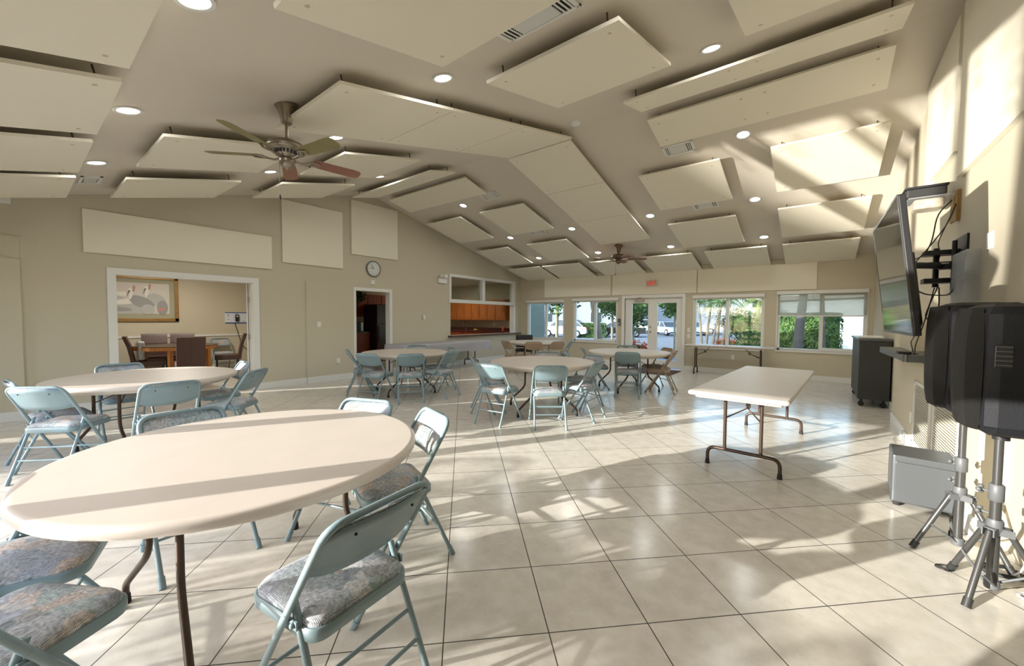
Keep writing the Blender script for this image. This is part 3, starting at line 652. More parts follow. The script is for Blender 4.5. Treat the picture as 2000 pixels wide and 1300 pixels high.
def rect_legs(t, L, W, inset, z, mt):
    for s in (-1, 1):
        y = s*(L/2-inset); sp = W*.19; ft = W*.38
        for sx in (-1, 1):
            b = MB(); b.tube([(sx*sp, y, z-.04), (sx*sp, y, .165)], .0145, 10); b.build('leg', mt, t)
        b = MB(); b.tube(fillet([(-ft, y, .02), (-ft, y, .165), (ft, y, .165), (ft, y, .02)], .11, 6), .0155, 10); q = b.build('foot_bar', mt, t)
        for sx in (-1, 1):
            b = MB(); b.lathe([(.021, 0), (.021, .008), (.0165, .05)], 10, Matrix.Translation((sx*ft, y, 0))); b.build('rubber_foot', M['rubber'], q)
        b = MB(); yi = y-s*.34; b.tube([(-sp, y, .46), (0, (y+yi)/2-s*.02, .54), (sp, y, .46)], .007, 6); b.tube([(0, (y+yi)/2-s*.02, .54), (0, yi, z-.04)], .008, 6)
        b.box((-.016, (y+yi)/2-s*.05-.02, .535), (.016, (y+yi)/2-s*.05+.03, .60)); b.build('folding_brace', mt, t)
def make_rect(L, W, z, name='folding_table', mt=None, mtop=None):
    t = empty(name)
    b = MB(); b.rbox((-W/2, -L/2, z-.038), (W/2, L/2, z), .035, 5); b.build('tabletop', mtop or M['top'], t)
    b = MB(); b.rbox((-W/2+.05, -L/2+.05, z-.062), (W/2-.05, L/2-.05, z-.038), .03, 4); b.build('apron', mtop or M['top'], t)
    rect_legs(t, L, W, .36 if L > 2 else .25, z, mt or M['leg']); return t
t = make_rect(2.50, .76, .74); t.location = (-.445, 4.95, 0); t.rotation_euler = (0, 0, R(-3.4)); tag(t, 'long cream folding table standing alone at the right of the hall', 'table')
t = make_rect(1.90, .46, .73); t.location = (-1.69, 10.70, 0); t.rotation_euler = (0, 0, R(90)); tag(t, 'narrow cream folding table standing under the far window', 'table')
t = make_rect(2.95, .72, .72); t.location = (-7.83, 7.05, 0); tag(t, 'long folding table along the left wall under a clear plastic cover', 'table')
# its plastic cover: draped sheet with folds
def cloth(L, W, z, drop, seed):
    rnd = random.Random(seed); per = []
    r = .05; n = 26
    def side(p0, p1, k):
        return [(p0[0]+(p1[0]-p0[0])*i/k, p0[1]+(p1[1]-p0[1])*i/k) for i in range(k)]
    pts = side((-W/2, -L/2), (W/2, -L/2), 10)+side((W/2, -L/2), (W/2, L/2), 44)+side((W/2, L/2), (-W/2, L/2), 10)+side((-W/2, L/2), (-W/2, -L/2), 44)
    rings = []
    for zz, out in ((z+.004, -.01), (z+.003, .003), (z-.02, .010), (z-drop*.5, .02), (z-drop, .03)):
        ring = []
        for i, (x, y) in enumerate(pts):
            nx, ny = x/(W/2), y/(L/2); w = .012*math.sin(i*1.9)+.008*math.sin(i*.7)
            k = out+(w if zz < z-.03 else 0)
            ring.append((x+(k if nx > .99 else (-k if nx < -.99 else 0)), y+(k if ny > .99 else (-k if ny < -.99 else 0)), zz+(.015*math.sin(i*.53) if zz <= z-drop else 0)))
        rings.append(ring)
    mb = MB(); mb.loft(rings, False); mb.add(rings[0], [tuple(range(len(pts)))]); return mb
o = cloth(2.98, .75, .722, .26, 3).build('plastic_cover', M['plastic'], None, (-7.83, 7.05, 0)); tag(o, 'wrinkled translucent white plastic cover draped over the long wall table', 'table cover')

# ------------------------------------------------------------------ chairs round the tables
GA, GB, GC, GD, GE, GF = ['folding chairs at the %s table' % s for s in ('foreground', 'left', 'kitchen doorway', 'middle', 'far left', 'exit door')]
chair_b(-1.07, .725, 185, 'blue-grey folding chair in the foreground, its back towards the camera', GA)
chair_b(-1.83, 1.60, 252, 'patterned folding chair at the right end of the foreground table, half sunlit back', GA)
chair_b(-2.49, 1.55, 290, 'folding chair behind the foreground table, only its white sunlit back top showing', GA)
chair_b(-3.07, .64, 2, 'folding chair with blue-grey patterned back behind the far left rim of the foreground table', GA)
chair(-2.40, .0, 72, 'folding chair pushed under the foreground table, upper of the two at the left edge', GA)
chair(-1.86, -.05, 122, 'folding chair at the bottom left corner with fabric seat and side hinge', GA)
chair_b(-4.99, .10, 136, 'sunlit blue-grey folding chair at the left table, metal back to camera', GB)
chair_b(-5.62, -.02, 96, 'folding chair tucked behind the sunlit one at the left end of the left table', GB)
chair_b(-6.62, .80, 3, 'folding chair on the wall side of the left table, back just over the rim', GB)
chair_b(-4.45, .86, 180, 'folding chair in front of the left table, broad metal back facing the camera', GB)
chair_b(-5.75, 1.84, 268, 'folding chair with bright sunlit back top at the far right rim of the left table', GB)
chair_b(-4.80, 1.66, 222, 'folding chair seen in profile right of the left table', GB)
chair_b(-6.55, 3.66, 60, 'leftmost folding chair at the kitchen doorway table, brown patterned back', GC)
chair_b(-5.62, 3.46, 112, 'second folding chair from the left at the kitchen doorway table, angled metal back', GC)
chair_b(-5.06, 3.90, 147, 'folding chair squarely backing the camera at the kitchen doorway table', GC)
chair_b(-4.90, 4.66, 192, 'folding chair in profile at the right of the kitchen doorway table', GC)
chair_b(-5.60, 5.28, 248, 'folding chair with brown patterned back at the far right rim of the kitchen doorway table', GC)
chair_b(-6.55, 5.22, 308, 'folding chair on the far side of the kitchen doorway table by the plastic-covered table', GC)
chair_b(-4.00, 4.18, 43, 'pale folding chair at the left end of the middle table', GD)
chair_b(-3.28, 3.72, 97, 'folding chair left front at the middle table with sunlit metal back', GD)
chair_b(-2.54, 4.05, 130, 'folding chair right front at the middle table with sunlit seat', GD)
chair_b(-2.28, 4.86, 184, 'folding chair in profile at the right of the middle table', GD)
chair_b(-2.78, 5.72, 250, 'folding chair beyond the right rim of the middle table with tan patterned back', GD)
chair_b(-3.66, 5.72, 298, 'folding chair on the far side of the middle table, seat seen beneath the top', GD)
chair_b(-6.15, 7.62, 72, 'tan metal folding chair at the left of the far left table', GE, True)
chair_b(-5.38, 7.78, 122, 'tan metal folding chair squarely backing the camera at the far left table', GE, True)
chair_b(-5.02, 8.35, 160, 'tan metal folding chair at the right of the far left table, nearer of two', GE, True)
chair_b(-5.0, 9.0, 196, 'olive folding chair at the right of the far left table, farther of two', GE)
chair_b(-3.62, 6.92, 34, 'blue-grey folding chair at the left of the exit door table', GF)
chair_b(-2.55, 6.52, 108, 'blue-grey folding chair in front of the exit door table', GF)
chair_b(-2.30, 8.02, 226, 'tan folding chair at the right of the exit door table, farther of two', GF, True)
chair_b(-2.02, 7.52, 188, 'tan folding chair at the right of the exit door table, nearer of two', GF, True)
chair_b(-3.2, 8.15, 292, 'blue-grey folding chair on the far side of the exit door table', GF)
# black padded armchair at the far table
t = empty('office_chair', (-6.72, 9.22, 0), R(-145)); tag(t, 'black padded chair tucked behind the far left table', 'chair')
b = MB(); b.rbox((-.25, -.24, .40), (.25, .24, .48), .06, 4); b.build('seat', M['black'], t)
b = MB(); b.rbox((-.25, -.30, .50), (.25, -.23, .87), .05, 4); b.build('backrest', M['black'], t)
for sx in (-1, 1):
    for sy in (-1, 1):
        b = MB(); b.tube([(sx*.21, sy*.2, .42), (sx*.23, sy*.23, 0)], .014, 8); b.build('leg', M['black'], t)

# ------------------------------------------------------------------ right side: television, speakers, cart
# television, turned face to the room and tipped slightly down
tv = empty('television', (.435, 4.12, 1.725)); tv.rotation_euler = (0, R(-6.5), 0); tag(tv, 'large flat black television on a wall arm, seen edge-on', 'television')
TW, TH2 = .66, .45
b = MB(); b.rbox((0, -TW, -TH2), (.035, TW, TH2), .012, 3, axis=0); b.build('casing', M['black'], tv)
b = MB(); b.box((-.003, -TW+.015, -TH2+.02), (.0, TW-.015, TH2-.015)); b.build('screen', M['screen'], tv)
b = MB(); b.rbox((.034, -TW+.2, -TH2+.06), (.075, TW-.2, .10), .02, 3, axis=0); b.build('back_shell', M['black'], tv)
b = MB()
for y0, y1, z0, z1 in ((-TW, TW, -TH2, -TH2+.02), (-TW, TW, TH2-.015, TH2), (-TW, -TW+.015, -TH2+.02, TH2-.015), (TW-.015, TW, -TH2+.02, TH2-.015)): b.box((-.005, y0, z0), (.0, y1, z1))
b.build('bezel', M['grey'], tv)
w = empty('tv_wall_mount', (XR, 4.95, 1.84)); tag(w, 'black articulated television mount on the right wall', 'wall mount')
b = MB(); b.box((-.014, -.22, -.24), (-.001, .22, .24)); b.build('wall_plate', M['black'], w)
b = MB()
for z in (-.12, .02, .12): b.box((-.22, -.05+.03*z, z-.02), (-.014, .09, z+.02))
b.tube([(-.06, -.12, -.2), (-.06, -.12, .2)], .016, 8); b.tube([(-.13, .08, -.17), (-.13, .08, .17)], .02, 8); b.build('mount_joint', M['black'], w)
b = MB(); b.box((-.14, -.12, -.03), (-.04, -.04, .03)); b.tube([(-.12, -.08, .0), (-.42, -.62, -.03)], .028, 6); b.build('mount_arm', M['black'], w)
b = MB(); b.box((-.21, -.14, .01), (-.09, -.125, .022)); b.build('mount_bolt', M['steel'], w)
# equipment shelf and box above the set
t = empty('equipment_box', (.62, 5.25, 2.50)); tag(t, 'long dark slotted equipment box above the television', 'electronics box')
b = MB(); b.rbox((.0, -.16, .0), (.26, .22, .07), .015, 3); b.build('body', M['dgrey'], t)
b = MB(); b.rbox((-.01, -.17, .07), (.27, .23, .09), .015, 3); b.build('lid', M['black'], t)
t = empty('wall_bracket_shelf', (.64, 5.25, 2.498)); tag(t, 'clear plastic bracket shelf carrying the equipment box', 'shelf')
b = MB(); b.box((.0, -.14, -.012), (XR-.642, .20, .0)); b.build('shelf_plate', M['clear'], t)
b = MB(); b.rbox((.04, -.10, -.10), (.24, .12, -.012), .03, 3); b.build('wrapping', M['foil'], t)
b = MB(); b.lathe([(.10, 0), (.105, .012), (.10, .03), (.07, .05), (.02, .058)], 28, Matrix.Translation((XR, 6.2, 2.84)) @ Matrix.Rotation(R(-90), 4, 'Y')); o = b.build('wall_speaker', M['white']); tag(o, 'round white dome speaker on the right wall above the television', 'speaker')
b = MB(); b.box((XR-.025, 5.02, 2.24), (XR, 5.08, 2.50)); b.box((XR-.012, 5.08, 2.26), (XR, 5.3, 2.48)); o = b.build('cable_board', M['trimwood']); tag(o, 'small raw wood cable board on the wall beside the television', 'board')
def cable(pts, r, m, name, label, grp=None, fr=.05):
    b = MB(); b.tube(fillet(pts, fr, 4), r, 6); o = b.build(name, m); tag(o, label, 'cable', grp); return o
G = 'black cables hanging behind the television'
def loop(n, label, pts, r=.005): cable(pts, r, M['cable'], 'cable', label, G, .12)
loop(0, 'black cable looping from the cable board down to the television back', [(.90, 5.05, 2.42), (.80, 4.95, 2.30), (.78, 4.95, 2.08), (.70, 4.7, 1.92), (.53, 4.3, 1.82)])
loop(0, 'second black cable crossing behind the television arm', [(.92, 5.02, 2.38), (.86, 4.9, 2.2), (.74, 4.8, 2.0), (.53, 4.2, 1.74)])
loop(0, 'thin black cable along the wall above the television mount', [(.92, 5.06, 2.36), (.87, 5.05, 2.2), (.82, 5.02, 2.05), (.84, 4.98, 1.95), (.80, 4.95, 1.84)], .004)
loop(0, 'black cable loop hanging under the television mount', [(.82, 4.9, 1.68), (.76, 4.85, 1.5), (.74, 4.86, 1.40), (.79, 4.86, 1.36), (.82, 4.84, 1.48), (.82, 4.88, 1.66)])
loop(0, 'black cable sagging from the television to the wall plate', [(.55, 4.2, 1.66), (.66, 4.45, 1.58), (.86, 4.7, 1.58), (.90, 4.85, 1.70)])
loop(0, 'black cable dropping from the mount to the grey corner shelf', [(.80, 4.92, 1.66), (.76, 5.0, 1.35), (.74, 5.2, 1.15), (.78, 5.5, 1.05), (.80, 5.6, 1.04)])
loop(0, 'thin black cable coiled on the grey corner shelf', [(.64, 4.3, 1.34), (.68, 5.0, 1.18), (.80, 5.7, 1.043), (.75, 5.9, 1.04), (.70, 5.75, 1.04), (.82, 5.6, 1.04)], .004)
# corner shelf
t = empty('corner_shelf', (XR, 0, 0)); tag(t, 'thick grey corner shelf under the television', 'shelf')
b = MB(); poly = [(0, 5.42), (-.22, 5.42), (-.25, 5.46), (-.29, 6.90), (0, 6.90)]; b.prism(poly[::-1], .965, 1.035); b.build('shelf_board', M['grey'], t)
b = MB(); b.tube([(-.235, 5.445, .965), (-.235, 5.445, 1.035)], .025, 12); b.build('rounded_corner', M['grey'], t)
b = MB(); b.rbox((.66, 5.50, 1.036), (.76, 5.62, 1.062), .01, 2); o = b.build('media_box', M['black']); tag(o, 'small flat black media box on the grey corner shelf', 'electronics box')
# vents in the ledge wall
for i, (y0, y1) in enumerate(((5.02, 5.72), (4.12, 4.88))):
    t = empty('return_air_grille', (XR-.12, (y0+y1)/2, .44)); tag(t, ('white slatted air grille in the ledge wall, farther from the speakers', 'white slatted air grille in the ledge wall, directly behind the speaker stand')[i], 'air grille', 'air grilles in the ledge wall')
    w_ = (y1-y0)/2
    b = MB()
    for a0, a1, c0, c1 in ((-w_, w_, -.32, -.295), (-w_, w_, .295, .32), (-w_, -w_+.025, -.32, .32), (w_-.025, w_, -.32, .32)): b.box((-.012, a0, c0), (0, a1, c1))
    b.build('grille_frame', M['white'], t)
    b = MB()
    for k in range(26): b.box((-.001, -w_+.025, -.009), (.001, w_-.025, .009), Matrix.Translation((-.008, 0, -.285+.0228*k)) @ Matrix.Rotation(R(-40), 4, 'Y'))
    b.build('louver', M['white'], t)
b = MB(); b.rbox((XR-.128, 5.84, .28), (XR-.12, 5.92, .40), .005, 2, axis=0); o = b.build('outlet_plate', M['white']); tag(o, 'white outlet plate low on the ledge wall left of the grilles', 'outlet')
# acrylic guards
for i in range(2):
    t = empty('thermostat_guard', (XR, 4.62, 1.52+.20*i)); tag(t, ('lower', 'upper')[i]+' clear acrylic thermostat guard on the right wall behind the speakers', 'thermostat guard', 'acrylic thermostat guards')
    b = MB()
    b.box((-.075, -.19, .0), (-.07, .19, .195)); b.box((-.07, .185, 0.005), (0, .19, .19)); b.box((-.07, -.19, 0.005), (0, -.185, .19)); b.box((-.07, -.19, .19), (0, .19, .195)); b.box((-.07, -.19, 0), (0, .19, .005)); b.build('guard_box', M['clear'], t)
    b = MB(); b.rbox((-.035, -.08, .04), (-.001, .06, .16), .01, 2, axis=0); b.build('thermostat', M['white'], t)
b = MB(); b.rbox((XR-.008, 4.17, 1.88), (XR, 4.30, 2.0), .006, 2, axis=0); o = b.build('switch_plate', M['white']); tag(o, 'double white switch plate on the right wall above the speakers', 'switch')
# subwoofer
t = empty('subwoofer', (.655, 4.17, 0), R(-4)); tag(t, 'grey box subwoofer on the floor by the grilles', 'subwoofer')
b = MB(); b.rbox((-.17, -.17, .03), (.19, .19, .38), .02, 3); b.build('cabinet', M['grey'], t)
b = MB(); b.rbox((-.15, -.186, .045), (.17, -.168, .335), .01, 3, axis=1); b.build('front_panel', M['grey'], t)
for sx in (-1, 1):
    for sy in (-1, 1):
        b = MB(); b.lathe([(.022, 0), (.024, .03)], 10, Matrix.Translation((.01+sx*.14, .01+sy*.14, 0))); b.build('foot', M['rubber'], t)
# black wheeled cart
t = empty('rolling_cart', (.725, 9.0, 0), 0); tag(t, 'dark rolling bar cart against the right wall past the pillar', 'cart')
b = MB(); b.box((-.17, -.72, .12), (.20, .72, 1.05)); b.build('body', M['dgrey'], t)
b = MB(); b.rbox((-.19, -.74, 1.05), (.205, .74, 1.085), .01, 2); b.build('cart_top', M['grey'], t)
for sx in (-1, 1):
    for sy in (-1, 1):
        b = MB(); T = Matrix.Translation((.01+sx*.13, sy*.64, .04)); b.lathe([(.04, -.015), (.04, .015)], 14, T @ Matrix.Rotation(R(90), 4, 'X')); b.box((-.02, -.02, .0), (.02, .02, .085), T); b.build('caster', M['rubber'], t)
b = MB(); b.rbox((.58, 8.45, 1.088), (.86, 8.85, 1.10), .005, 2); o = b.build('paper_stack', M['cloth_w']); tag(o, 'stack of white papers on top of the dark cart', 'papers')
b = MB()
for k in range(3): b.box((.60+.02*k, 8.47+.03*k, 1.10+.006*k), (.84+.01*k, 8.80+.01*k, 1.104+.006*k))
o = b.build('paper_sheets', M['cloth_w']); tag(o, 'loose white sheets on the paper stack on the cart', 'papers')

# loudspeakers on tripod stands
def stand(name, x, y, rz, ztop, label, zh):
    t = empty(name, (x, y, 0), rz); tag(t, label, 'speaker stand', 'tripod stands under the loudspeakers')
    b = MB(); b.tube([(0, 0, .06), (0, 0, .50)], .0205, 14); b.tube([(0, 0, .45), (0, 0, ztop)], .0165, 14); b.build('pole', M['tripod'], t)
    b = MB(); b.lathe([(.022, zh+.13), (.027, zh+.135), (.027, zh+.21), (.022, zh+.215)], 16); b.build('clamp_collar', M['tripodh'], t); b = MB(); b.lathe([(.026, zh-.02), (.03, zh-.01), (.03, zh+.03), (.026, zh+.04)], 16)
    for k in range(3):
        a = 2*PI*k/3; T = Matrix.Rotation(a, 4, 'Z'); b.box((.01, -.022, zh-.035), (.062, -.017, zh+.0), T); b.box((.01, .017, zh-.035), (.062, .022, zh+.0), T); b.box((.01, -.022, zh-.002), (.05, .022, zh+.002), T)
    b.build('leg_collar', M['tripodh'], t)
    for z in (zh+.06, zh+.17):
        b = MB(); b.tube([(0, -.02, z), (0, -.05, z)], .006, 8)
        for k in range(3): b.ball((.014*math.cos(2.1*k), -.056, z+.014*math.sin(2.1*k)), .012, 8)
        b.build('knob', M['tripodh'], t)
    for k in range(3):
        a = 2*PI*k/3; T = Matrix.Rotation(a, 4, 'Z')
        b = MB(); b.tube([(.045, 0, zh-.015), (.215, 0, .02)], .0135, 12, T); l = b.build('leg', M['tripod'], t)
        b = MB(); b.tube([(.20, 0, .045), (.222, 0, .006)], .0175, 12, T); b.build('rubber_foot', M['dgrey'], l)
        b = MB(); b.box((0, -.008, -.002), (1, .008, .002)); b = MB(); b.tube([(.02, .018, .075), (.14, .018, .16)], .0065, 6, T); b.build('brace', M['tripodh'], t)
    b = MB(); b.lathe([(.026, .05), (.028, .06), (.028, .09), (.022, .095)], 14); b.build('lower_collar', M['tripodh'], t)
    return t
stand('speaker_stand', .70, 3.42, R(205), .85, 'grey tripod speaker stand farther from the camera, beside the subwoofer', .36)
stand('speaker_stand', .728, 2.97, R(237), .85, 'grey tripod speaker stand nearest the camera at the right edge', .36)
def speaker(x, y, z, rz, label):
    t = empty('loudspeaker', (x, y, z), rz); tag(t, label, 'speaker', 'black loudspeakers on the stands')
    # plan outline: front at -x, narrowing to the back
    def ring(zz, ins, bow=0.):
        o = [(-.20+ins, .205-ins), (-.215+ins, .15), (-.225+ins, 0), (-.215+ins, -.15), (-.20+ins, -.205+ins), (-.15, -.215+ins), (.02, -.205+ins), (.15-ins, -.13+ins), (.19-ins, -.08), (.19-ins, .08), (.15-ins, .13-ins), (.02, .205-ins), (-.15, .215-ins)]
        return [(.055+a*.80, c, zz) for a, c in o]
    b = MB(); b.loft([ring(.03, .05), ring(.045, .02), ring(.08, .0), ring(.60, .0), ring(.635, .02), ring(.65, .06)], True, smooth=False); b.build('shell', M['blackm'], t)
    # bulging front grille
    b = MB(); rg = []
    for k in range(9):
        zz = .05+.58*k/8; s = math.sin(PI*k/8)**.35 if 0 < k < 8 else .25
        rg.append([(-.112, .19*(.8+.2*s), zz), (-.135-.02*s, .12, zz), (-.147-.022*s, 0, zz), (-.135-.02*s, -.12, zz), (-.112, -.19*(.8+.2*s), zz)])
    b.loft(rg, False, closed=False); b.add(rg[0], [tuple(range(5))]); b.add(rg[-1], [tuple(range(5))[::-1]]); b.build('grille', M['grille'], t)
    for s in (-1, 1):
        b = MB(); b.rbox((-.085, s*.214-.004, .355), (-.03, s*.214+.004, .46), .006, 2, axis=1); p = b.build('side_port', M['black'], t)
        b = MB()
        for k in range(5): b.box((-.083, s*.219-.002, .365+.021*k), (-.032, s*.219+.002, .369+.021*k))
        b.build('port_rib', M['grey'], p)
    b = MB(); T = Matrix.Translation((.12, -.176, .34)) @ Matrix.Rotation(R(35.8), 4, 'Z')
    b.rbox((-.03, -.012, -.08), (.07, .0, .08), .03, 4, T, axis=1); b.build('handle_recess', M['black'], t)
    b = MB(); b.tube(fillet([(-.045, -.006, .0), (-.04, -.006, .11), (.08, -.006, .12), (.08, -.006, -.12), (-.04, -.006, -.11), (-.045, -.006, 0)], .05, 4), .004, 6, T); b.build('moulded_line', M['black'], t)
    b = MB(); b.lathe([(.03, 0), (.03, .05)], 14, Matrix.Translation((0, 0, -.015))); b.build('pole_socket', M['black'], t)
    return t
speaker(.70, 3.42, .83, R(0), 'black loudspeaker on the farther stand, mostly hidden behind the other')
speaker(.735, 2.98, .81, R(0), 'black loudspeaker on the nearest stand at the right edge of the view')
def coil(cx, cy, r, n, m, label, seed, zz=.006):
    rnd = random.Random(seed); pts = []
    for i in range(n*10):
        a = 2*PI*i/10; k = r*(.75+.35*rnd.random()); pts.append((cx+k*math.cos(a), cy+.8*k*math.sin(a), zz+.012*rnd.random()*n/3))
    b = MB(); b.tube(pts, .004, 6); o = b.build('cable_coil', m); tag(o, label, 'cable', 'cables on the floor under the stands')
coil(.84, 3.28, .085, 6, M['cable'], 'dark tangled cable coil on the floor between the two stands', 1)
coil(.60, 3.15, .035, 1, M['cable'], 'small loose wire loop on the tiles beside the tripod foot', 2)
coil(.88, 3.05, .05, 4, M['cablew'], 'pale cable coil behind the nearest stand', 4)
cable([(.90, 3.1, 1.0), (.91, 3.12, .75), (.90, 3.14, .4), (.88, 3.16, .1), (.86, 3.25, .012)], .005, M['cablew'], 'cable', 'white cable hanging down the wall behind the nearest stand', None, .1)
cable([(.92, 3.05, 1.0), (.93, 3.04, .7), (.91, 3.1, .35), (.90, 3.2, .02)], .005, M['cable'], 'cable', 'dark cable bundle down the wall at the right edge', None, .1)

# ------------------------------------------------------------------ left wall bits
T = Matrix.Translation((XL, 5.31, 2.50)) @ Matrix.Rotation(R(90), 4, 'Y')
t = empty('wall_clock', (XL, 5.29, 2.505)); t.rotation_euler = (0, R(90), 0); tag(t, 'round grey wall clock above the kitchen doorway', 'clock')
b = MB(); b.lathe([(.175, 0), (.185, .01), (.185, .035), (.172, .042), (.165, .030)], 36, caps=False); b.build('clock_rim', M['grey'], t)
b = MB(); b.lathe([(.168, 0), (.168, .027)], 36); b.build('clock_face', M['clockf'], t)
b = MB()
for k in range(12):
    a = 2*PI*k/12; b.box((-.004, .125, .027), (.004, .152, .029), Matrix.Rotation(a, 4, 'Z'))
b.build('hour_mark', M['ink'], t)
b = MB(); b.box((-.005, 0, .029), (.005, .085, .031), Matrix.Rotation(R(160), 4, 'Z')); b.box((-.0035, 0, .031), (.0035, .12, .033), Matrix.Rotation(R(118), 4, 'Z')); b.build('clock_hand', M['ink'], t)
b = MB(); b.rbox((XL, 5.22, 2.14), (XL+.02, 5.33, 2.24), .01, 2, axis=0); o = b.build('sensor_plate', M['white']); tag(o, 'small white plate between the clock and the kitchen door frame', 'sensor')
t = empty('emergency_light', (XL, 7.42, 2.44)); tag(t, 'white twin-head emergency light left of the kitchen pass', 'emergency light')
b = MB(); b.rbox((0, -.14, -.12), (.06, .16, .02), .03, 3, axis=0); b.build('housing', M['white'], t)
for s in (-1, 1):
    b = MB(); b.lathe([(.02, 0), (.05, .05), (.055, .08)], 16, Matrix.Translation((.05, s*.10, .06)) @ Matrix.Rotation(R(70), 4, 'Y') @ Matrix.Rotation(R(s*25), 4, 'X')); b.build('lamp_head', M['white'], t)
for nm, y, z, w_, h, lab in (('light_switch', 3.99, 1.16, .07, .11, 'white light switch on the wall right of the wide opening'), ('outlet_plate', 4.40, .36, .07, .11, 'white outlet low on the wall before the kitchen doorway'),
                             ('light_switch', 6.78, 1.32, .07, .11, 'pale switch plate between kitchen door and pass-through'), ('motion_sensor', .0, 2.80, .10, .13, 'small white sensor box high in the left corner of the left wall')):
    b = MB(); b.rbox((XL+.02, y-w_/2, z), (XL+.045, y+w_/2, z+h), .006, 2, axis=0); o = b.build(nm, M['white']); tag(o, lab, 'switch' if 'switch' in nm else ('outlet' if 'outlet' in nm else 'sensor'))
# back wall bits
t = empty('exit_sign', (-3.655, YB-.03, 2.36)); tag(t, 'EXIT sign with red letters above the glass doors', 'sign')
b = MB(); b.rbox((-.16, -.03, -.085), (.16, .01, .085), .01, 2, axis=1); b.build('sign_box', M['exitf'], t)
b = MB(); z0, z1, y0, y1 = -.06, .06, -.036, -.029
def bar(x0, x1, za, zb): b.box((x0, y0, za), (x1, y1, zb))
bar(-.125, -.110, z0, z1); bar(-.125, -.075, z1-.018, z1); bar(-.125, -.08, -.009, .009); bar(-.125, -.075, z0, z0+.018)
for s in (-1, 1): b.box((-.009, y0, -.068), (.009, y1, .068), Matrix.Translation((-.032, 0, 0)) @ Matrix.Rotation(R(s*27), 4, 'Y'))
bar(.022, .040, z0, z1); bar(.058, .125, z1-.018, z1); bar(.082, .100, z0, z1); b.build('sign_letters', M['exit'], t)
t = empty('exit_hardware', (-4.60, YB, 1.27)); tag(t, 'small metal alarm box on the wall left of the glass doors', 'alarm box')
b = MB(); b.rbox((-.035, -.04, -.10), (.035, 0, .10), .01, 2, axis=1); b.build('case', M['grey'], t)
b = MB(); b.lathe([(.02, 0), (.016, .02)], 12, Matrix.Translation((0, -.04, -.05)) @ Matrix.Rotation(R(90), 4, 'X')); b.build('button', M['cloth_w'], t)
for x, z, lab in ((-2.67, 1.02, 'upper of two white plates beside the glass doors'), (-2.67, .86, 'lower of two white plates beside the glass doors'), (-1.62, .36, 'white outlet on the far wall under the narrow table')):
    b = MB(); b.rbox((x-.035, YB-.012, z), (x+.035, YB, z+.12), .005, 2, axis=1); o = b.build('switch_plate' if z > .5 else 'outlet_plate', M['white']); tag(o, lab, 'switch' if z > .5 else 'outlet')
b = MB(); b.box((-4.0, 9.75, 0), (-2.75, 10.75, .012)); o = b.build('door_mat', M['rug']); tag(o, 'dark brown door mat inside the glass doors', 'mat')

# ------------------------------------------------------------------ side room
t = empty('dining_table', (-10.85, 2.2, 0), R(22)); tag(t, 'octagonal oak dining table in the side room', 'table')
def ngon(r, n, off=0, sx=1., sy=1.): return [(sx*r*math.cos(2*PI*(k+off)/n), sy*r*math.sin(2*PI*(k+off)/n)) for k in range(n)]
b = MB(); b.prism(ngon(.72, 8, .5), .735, .75); b.build('tabletop', M['leg'], t)
b = MB(); b.prism(ngon(.73, 8, .5), .67, .735); b.build('apron', M['tablewood'], t)
for sx in (-1, 1):
    for sy in (-1, 1):
        b = MB(); b.box((sx*.38-.035, sy*.38-.035, 0), (sx*.38+.035, sy*.38+.035, .67)); l = b.build('leg', M['tablewood'], t)
def make_parsons():
    t = empty('leather_chair')
    b = MB(); b.rbox((-.23, -.22, .36), (.23, .24, .47), .035, 3); b.build('seat', M['leather'], t)
    rg = []
    for z, y in ((.36, -.20), (.55, -.225), (.75, -.26), (.92, -.315), (.96, -.33)):
        rg.append([(-.225, y, z), (.225, y, z), (.225, y-.06, z+.0), (-.225, y-.06, z)])
    b = MB(); b.loft(rg, True, smooth=False); b.build('backrest', M['leather'], t)
    b = MB(); b.tube([(0, -.262, .38), (0, -.288, .55), (0, -.322, .75), (0, -.378, .92)], .003, 5); b.build('seam', M['leather'], t)
    for sx in (-1, 1):
        for sy in (-1, 1):
            b = MB(); b.box((sx*.2-.02, sy*.2-.02, 0), (sx*.2+.02, sy*.2+.02, .37)); b.build('leg', M['black'], t)
    return t
pc = make_parsons()
first = True
for x, y, az, lab in ((-9.98, 2.22, 172, 'brown leather chair with its back to the opening, front of the side-room table'), (-10.75, 1.74, 80, 'brown leather chair in profile at the left of the side-room table'),
                      (-11.75, 2.0, -8, 'dark leather chair left behind the side-room table'), (-11.65, 2.45, -15, 'dark leather chair right behind the side-room table'), (-11.0, 3.15, 255, 'brown leather chair at the right end of the side-room table'), (-11.9, 1.15, 10, 'dark leather chair half hidden by the left door frame')):
    t = pc if first else dup(pc); first = False; t.location = (x, y, 0); t.rotation_euler = (0, 0, R(az-90)); tag(t, lab, 'chair', 'leather chairs in the side room')
b = MB(); b.rbox((-.2, -.05, 0), (.2, .05, .36), .04, 4); o = b.build('cushion', M['fabric'], None, (-10.76, 1.62, .49), R(-8)); tag(o, 'striped cushion leaning on the leather chair at the left of the side room', 'cushion')
t = chair(-12.0, 3.35, 0, 'blue-seated folding chair standing against the side-room wall', 'folding chairs in the side room')
b = MB(); b.box((-12.35, YF, .86), (-12.33, 4.3, .90)); b.box((-12.35, YF, 0), (-12.335, 4.3, .1)); struct(b, 'trim_5', M['white'])
